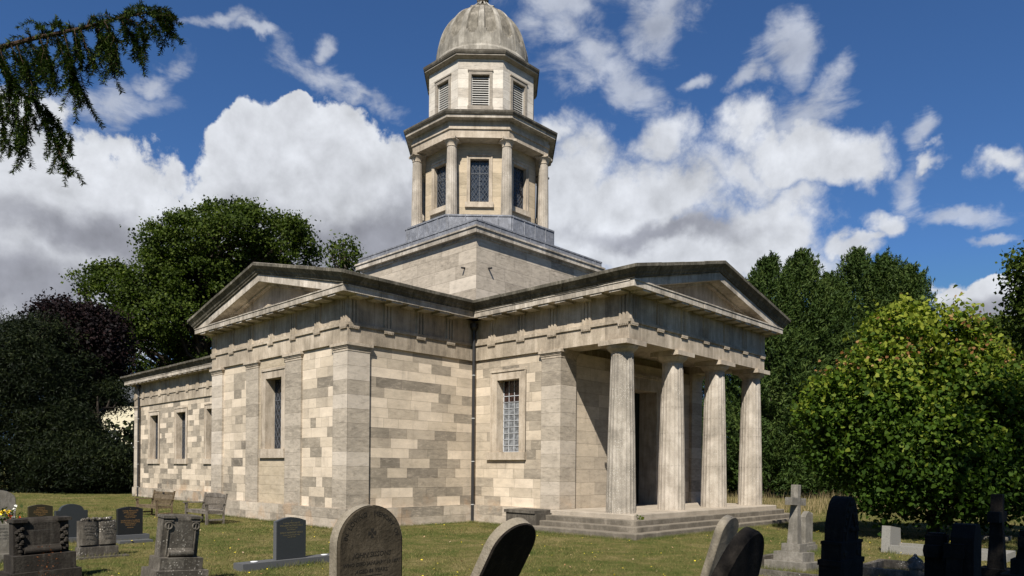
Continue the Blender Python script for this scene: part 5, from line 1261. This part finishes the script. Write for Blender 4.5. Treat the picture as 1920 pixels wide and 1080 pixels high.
# 8 white granite kerb set
g = stone('kerbed_grave', 'white granite grave kerb with small leaning headstone under the broad leaved tree', (16.910, -2.920, 0.000), 'grave')
m = MB(); slab(m, [(-.42, 0), (.42, 0), (.36, .52), (-.36, .60)], -.09, .09); m.build('headstone', 'gs_white', g)
m = MB(); m.box((.09, -.45, -.1), (2.3, -.30, .17)); m.box((.09, .30, -.1), (2.3, .45, .17)); m.box((2.15, -.30, -.1), (2.3, .30, .168)); m.box((1.0, -.44, .169), (1.32, -.31, .20)); m.build('kerb', 'gs_white', g)
# grey kerbs and small urn finials
g = stone('kerbed_grave', 'low grey kerb with two small domed posts in front of the white grave kerb', (18.370, -7.080, 0.000), 'grave')
m = MB(); m.box((-.75, -.55, -.1), (1.9, -.42, .15)); m.box((-.75, .9, -.1), (1.9, 1.03, .15)); m.box((-.75, -.42, -.1), (-.62, .9, .14)); m.build('kerb', 'gs_grey', g)
for x, y in ((.28, -.48), (.05, .35)):
    m = MB(); m.lathe((x, y, 0), [(.10, -.1), (.10, .20), (.125, .21), (.125, .24), (.10, .27), (.04, .32), (.02, .36), (0, .37)], 14); m.build('post', 'gs_grey', g)
g = stone('kerbed_grave', 'weathered low kerb round the foot of the pale stepped cross', (16.990, -8.280, 0.000), 'grave')
m = MB(); m.box((-.9, -.62, -.1), (1.2, -.5, .10)); m.box((-.9, -.5, -.1), (-.78, .9, .22)); m.build('kerb', 'gs_grey', g)
# 9 left group
g = stone('headstone', 'blue grey slate headstone on a long low plinth in front of the transept', (10.030, -14.210, 0.000), rz=4)
m = MB(); bslab(m, arch_top(.62, .76, .07), -.05, .05, .008, .12); m.build('slab', 'gr_slate', g)
m = MB(); slab(m, arch_top(.622, .761, .07), -.052, -.0, 0, .12); m.face([(-.052, -.312, .12), (.047, -.312, .12), (.047, -.312, .80), (-.052, -.312, .80)]); m.build('lit_side_edge', 'gr_side', g)  # lighter colour painted on the side that catches the sun
m = MB(); m.box((-.16, -1.02, -.1), (.16, 1.02, .12)); b_ = m.build('plinth', 'gr_side', g)
for y in (-.72, .75): m = MB(); m.lathe((0, y, .12), [(.06, 0), (.065, .012), (0, .018)], 12); m.build('vase_cap', 'white', g)
m = MB(); text_mb([('In', .03, 0, .81), ('Loving Memory Of', .045, 0, .765), ('WILLIAM ALFRED HOLT', .046, 0, .715), ('DIED 1ST JULY 1978', .028, 0, .68), ('AGED 64 YEARS', .026, 0, .645), ('MARY MARGERY HOLT', .046, 0, .585), ('A DEAR WIFE AND MOTHER', .028, 0, .545), ('AGED 80 YEARS', .026, 0, .51)], .0508, m); m.build('inscription', 'goldpale', g)
g = stone('headstone', 'polished black headstone with gold lettering in front of the near end of the left bench', (3.830, -14.930, 0.000), rz=3)
m = MB(); bslab(m, arch_top(.57, .66, .055), -.045, .045, .008, .17); m.build('slab', 'gr_black', g)
m = MB(); m.box((-.14, -.40, -.05), (.14, .40, .171)); m.box((-.10, -.37, -.04), (.42, .37, .06)); m.build('base', 'gr_side', g)
m = MB(); text_mb([('In', .03, 0, .775), ('Loving Memory Of', .045, 0, .725), ('JAMES STANLEY', .043, 0, .68), ('COWLEY', .043, 0, .64), ('DIED 9TH JANUARY', .031, 0, .60), ('AGED 77 YEARS', .031, 0, .565), ('DOROTHY COWLEY', .045, 0, .49), ('BELOVED WIFE OF THE ABOVE', .031, 0, .455), ('DIED 7TH MARCH', .031, 0, .42), ('AGED 88 YEARS', .031, 0, .385), ('REUNITED', .031, 0, .33)], .0458, m); m.build('inscription', 'gold', g)
g = stone('headstone', 'brown polished headstone with gold lettering, topmost behind the big grey scroll stone', (-1.300, -15.580, 0.000), rz=3)
m = MB(); bslab(m, arch_top(.60, .69, .06), -.045, .045, .008); m.build('slab', 'gr_brown', g)
m = MB(); text_mb([('Treasured', .045, 0, .59), ('MEMORIES OF', .035, 0, .545), ('A DEAR HUSBAND', .04, 0, .50), ('EDWARD FRANK', .045, 0, .455), ('AGED 70 YEARS', .035, 0, .41), ('AT REST', .035, 0, .37)], .0458, m); m.build('inscription', 'gold', g)
g = stone('headstone', 'dark slate headstone with domed top and square shoulders, left of the black one', (3.060, -15.950, 0.000), rz=3)
m = MB(); bslab(m, arch_top(.68, .79, .15, .08), -.05, .05, .01, .1); m.build('slab', 'gr_slate', g)
m = MB(); m.box((-.15, -.5, -.1), (.15, .5, .11)); m.build('base', 'gr_side', g)
g = stone('headstone', 'grey open book shaped headstone, left of the leaning scroll stone', (6.490, -16.390, 0.000), rz=4, lean=-1)
m = MB(); m.box((-.13, -.35, -.1), (.12, .35, .21)); m.box((-.22, -.42, -.1), (.27, .5, .03)); m.box((-.09, -.335, .21), (.03, .335, .72)); m.build('base', 'gs_grey', g)
m = MB()
for sg in (-1, 1):
    n = 8; prev = None
    for i in range(n + 1):
        q = i / n; y = sg * (.012 + .315 * q); x = .05 + .045 * math.sin(q * math.pi * .8) ** .7 - .015 * q
        if prev: m.face([(prev[0], prev[1], .25), (x, y, .25), (x, y, .70), (prev[0], prev[1], .70)]); m.face([(0.03, prev[1], .70), (prev[0], prev[1], .70), (x, y, .70), (.03, y, .70)]); m.face([(0.03, prev[1], .25), (prev[0], prev[1], .25), (x, y, .25), (.03, y, .25)])
        prev = (x, y)
    m.face([(.03, prev[1], .25), (prev[0], prev[1], .25), (prev[0], prev[1], .70), (.03, prev[1], .70)])
bk = m.build('open_book', 'gs_grey', g)
m = MB(); rg = random.Random(4)
for i in range(16): m.lathe((rg.uniform(-.05, .06), -.25 + .5 * i / 15, .745 + rg.uniform(-.01, .02)), [(0, -.03), (.04, -.01), (.035, .015), (0, .035)], 6, rg.random())
m.build('carved_flowers', 'gs_grey', g)
m = MB()
for sg in (-1, 1): text_mb([('IN LOVING', .042, sg * .165, .62), ('MEMORY OF', .042, sg * .165, .56), ('A DEAR', .036, sg * .165, .50), ('HUSBAND', .036, sg * .165, .45), ('AT REST', .036, sg * .165, .36)], .092, m)
m.build('inscription', 'cutgrey', g)
def scroll_stone(label, loc, w, h0, h1, tiers, mat, lean, side, rz, ornament, rolled=True):
    g = stone('scroll_headstone', label, loc, 'headstone', rz, lean, side)
    b = MB(); z = 0
    for a, c, h in tiers: b.box((-c / 2, -a / 2, z - (.15 if z == 0 else .002)), (c / 2, a / 2, z + h)); z += h
    b.build('base', mat, g)
    m = MB(); m.box((-.13, -w / 2, z), (.06, w / 2, h1 - .03)); m.build('body', mat, g)
    m = MB(); n = 14; pr = []                         # unrolled scroll: rolled top and foot
    sw = w * .33
    prof = [(.03, z + .02)] + [(.10 + .05 * math.cos(a), z + .06 + .05 * math.sin(a)) for a in [R(x) for x in range(-150, 100, 25)]] + [(.085, z + .14), (.078, h1 - .12)] + [(-.005 + .085 * math.cos(a), h1 - .085 + .085 * math.sin(a)) for a in [R(x) for x in range(0, 200, 20)]]
    m.sweep([[(x, -sw, zz_) for x, zz_ in prof], [(x, sw, zz_) for x, zz_ in prof]], True); sc = m.build('scroll', mat, g)
    m = MB()
    for k_ in range(8): m.box((.0785, -sw * .7 + .02 * (k_ % 3), h1 - .2 - k_ * .05), (.0800, sw * .7 - .03 * ((k_ + 1) % 3), h1 - .205 - k_ * .05))
    m.build('worn_lettering', 'cutgrey', sc)
    for sg in (-1, 1):
        m = MB(); y = sg * (w / 2 - .075)
        if ornament == 'anchor':
            m.tube([(.085, y, z + .05), (.085, y, h1 - .12)], .014, 6)
            ring = [(.09, y + .05 * math.cos(a), h1 - .17 + .05 * math.sin(a)) for a in [2 * math.pi * i / 12 for i in range(13)]]; m.tube(ring, .013, 5, False)
            m.tube([(.085, y - .06, h1 - .10), (.085, y + .06, h1 - .10)], .012, 5)
            m.box((-.13, y - .09, h1 - .06), (.10, y + .09, h1 - .02))
        else:
            rg = random.Random(3 + sg)
            for i in range(13): m.lathe((.08 + rg.uniform(0, .03), y + .035 * math.sin(i * 1.7), z + .06 + i * (h1 - z - .2) / 13), [(0, -.035), (.035, -.01), (.03, .02), (0, .035)], 6, rg.random() * 3)
            m.box((-.15, y - .10, h1 - .07), (.13, y + .10, h1 - .02))
        m.build('side_carving', mat, g)
    return g
scroll_stone('big dark grey scroll headstone with carved flowers down its sides, left foreground', (9.060, -17.930, 0.000), .76, .3, .99, ((.97, .58, .17), (.86, .44, .25)), 'gs_dark', 0, -1, 5, 'flower')
scroll_stone('grey scroll headstone with anchor carvings, tilting right, left of centre', (10.970, -16.640, 0.000), .56, .3, 1.08, ((.78, .52, .26), (.64, .38, .18)), 'gs_grey', 3, 4, 3, 'anchor')
g = stone('headstone', 'pale grey headstone with rounded top and flowers before it, at the left edge', (1.080, -17.040, 0.000), rz=3)
m = MB(); bslab(m, round_top(.78, 1.18, 20, .6), -.06, .06, .012); m.build('slab', 'gs_pale', g)
g = stone('headstone', 'low speckled headstone with lettering cut by the left edge', (6.210, -18.050, 0.000), rz=3)
m = MB(); m.box((-.06, -.42, .16), (.06, .42, .70)); m.box((-.14, -.48, -.1), (.14, .48, .16)); m.build('slab', 'gs_pale', g)
m = MB(); text_mb([('IN LOVING MEMORY OF', .05, .03, .60), ('A BELOVED FATHER', .045, .03, .54), ('AND GRANDFATHER', .045, .03, .48), ('PEACEFULLY AT REST', .045, .03, .42)], .0608, m); m.build('inscription', 'cutgrey', g)
# flowers in front of the pale headstone
e = empty('flower_bouquet', (2.000, -16.980, 0.420)); tag(e, 'yellow and orange flowers beside the pale headstone at the left edge', 'flowers')
rng = np.random.default_rng(3)
M['fl_y'] = plain_mat('yellow_bloom', (.75, .50, .02), .6, .1); M['fl_r'] = plain_mat('orange_red_bloom', (.60, .08, .02), .6, .1); M['fl_w'] = plain_mat('white_bloom', (.7, .68, .6), .6, .1)
for nm, mt, n, c0, sp in (('yellow_blooms', 'fl_y', 40, (0, -.06, .30), (.05, .10, .04)), ('red_blooms', 'fl_r', 34, (.05, .02, .18), (.05, .16, .05)), ('white_blooms', 'fl_w', 16, (.04, .10, .22), (.05, .08, .08))):
    C0 = np.array(c0) + rng.normal(size=(max(3, n // 8), 3)) * np.array(sp); idx = rng.integers(0, len(C0), n); Q = C0[idx] + rng.normal(size=(n, 3)) * .018
    leaves(nm, Q, rng.uniform(.05, .09, n), unit(rng.normal(size=(n, 3)) + [0, 0, .6]), rng.normal(size=(n, 3)), rng, mt, rng.random(n), e, 'lobed')
Q = rng.normal(size=(90, 3)) * np.array([.06, .12, .10]) + [0, 0, .16]
leaves('foliage', Q, rng.uniform(.05, .12, 90), unit(rng.normal(size=(90, 3))), np.tile([0, 0, 1.0], (90, 1)), rng, 'oakleaf', rng.random(90), e, 'rhomb')
m = MB(); m.lathe((0, 0, -.42), [(.07, 0), (.09, .05), (.08, .3), (.10, .5), (0, .5)], 14); m.build('vase', 'gs_grey', e)
# rusty sprays growing over the big scroll stone
e = empty('climbing_weed', (9.550, -18.020, 0.300)); tag(e, 'rusty red weed hanging over the base of the big scroll stone', 'plant')
Q = np.stack([rng.normal(size=110) * .03 + .24, rng.normal(size=110) * .09, rng.uniform(-.3, .30, 110)], 1)
M['rust'] = leaf_mat('rusty_leaf', (.03, .012, .006), (.08, .03, .012), (.20, .07, .02), .1)
leaves('leaves', Q, rng.uniform(.015, .035, 110), unit(rng.normal(size=(110, 3))), rng.normal(size=(110, 3)), rng, 'rust', rng.random(110), e, 'rhomb')
# ------------------------------------------------------------------ teak benches (length along x, facing -y)
def bench(label, loc, mat, curved, L=1.55, rz=0.0):
    g = empty('bench', loc, rz); tag(g, label, 'bench', 'benches beside the church')
    for sx in (-1, 1):
        x = sx * L / 2
        m = MB(); m.tube([(x, 0, -.02), (x, 0, .42), (x, .10, .95)], .036, 4); m.build('rear_leg', mat, g)
        m = MB(); m.box((x - .035, -.56, -.02), (x + .035, -.49, .62)); m.build('front_leg', mat, g)
        m = MB(); m.box((x - .045, -.62, .62), (x + .045, .05, .655)); m.build('armrest', mat, g)
        m = MB(); m.box((x - .02, -.5, .12), (x + .02, .0, .17)); m.box((x - .02, -.5, .33), (x + .02, 0, .40)); m.build('side_rail', mat, g)
    m = MB()
    for i in range(6): y = -.55 + i * .092; m.box((-L / 2 + .03, y, .41 - .004 * i), (L / 2 - .03, y + .07, .435 - .004 * i))
    m.box((-L / 2 + .03, -.545, .33), (L / 2 - .03, -.51, .41)); m.build('seat', mat, g)
    m = MB(); n = 20
    for i in range(n):
        x = -L / 2 + .07 + (L - .14) * i / (n - 1); m.face([(x - .017, .012, .46), (x + .017, .012, .46), (x + .017, .085, .83), (x - .017, .085, .83)]); m.face([(x - .017, .028, .46), (x + .017, .028, .46), (x + .017, .10, .83), (x - .017, .10, .83)])
        for s in (-.017, .017): m.face([(x + s, .012, .46), (x + s, .028, .46), (x + s, .10, .83), (x + s, .085, .83)])
    m.box((-L / 2 + .03, .0, .43), (L / 2 - .03, .04, .48))
    top = [(-L / 2 + .03, .82), (L / 2 - .03, .82)] + [(L / 2 - .03 - (L - .06) * i / 10, .90 + (curved * math.sin(math.pi * i / 10))) for i in range(11)]
    m.sweep([[(x, .07, z) for x, z in top], [(x, .115, z) for x, z in top]], True)
    bk_ = m.build('backrest', mat, g)
    if not curved: m = MB(); m.box((-.07, .055, .83), (.07, .071, .88)); m.build('plaque', 'void', bk_)
M['teak'] = stone_mat('weathered_brown_teak', (.055, .040, .024), (.125, .095, .058), (.22, .175, .115), .9, scale=3)
M['teakgrey'] = stone_mat('silvered_teak', (.06, .053, .043), (.135, .12, .10), (.25, .23, .20), .9, scale=3)
bench('brown teak bench with dark plaque, nearer the far end of the nave', (-5.460, -10.800, -0.050), 'teak', 0, 1.6, R(4))
bench('silver grey teak bench with curved top rail, beside the transept', (-0.710, -10.970, 0.000), 'teakgrey', .06)

stone_fringe()
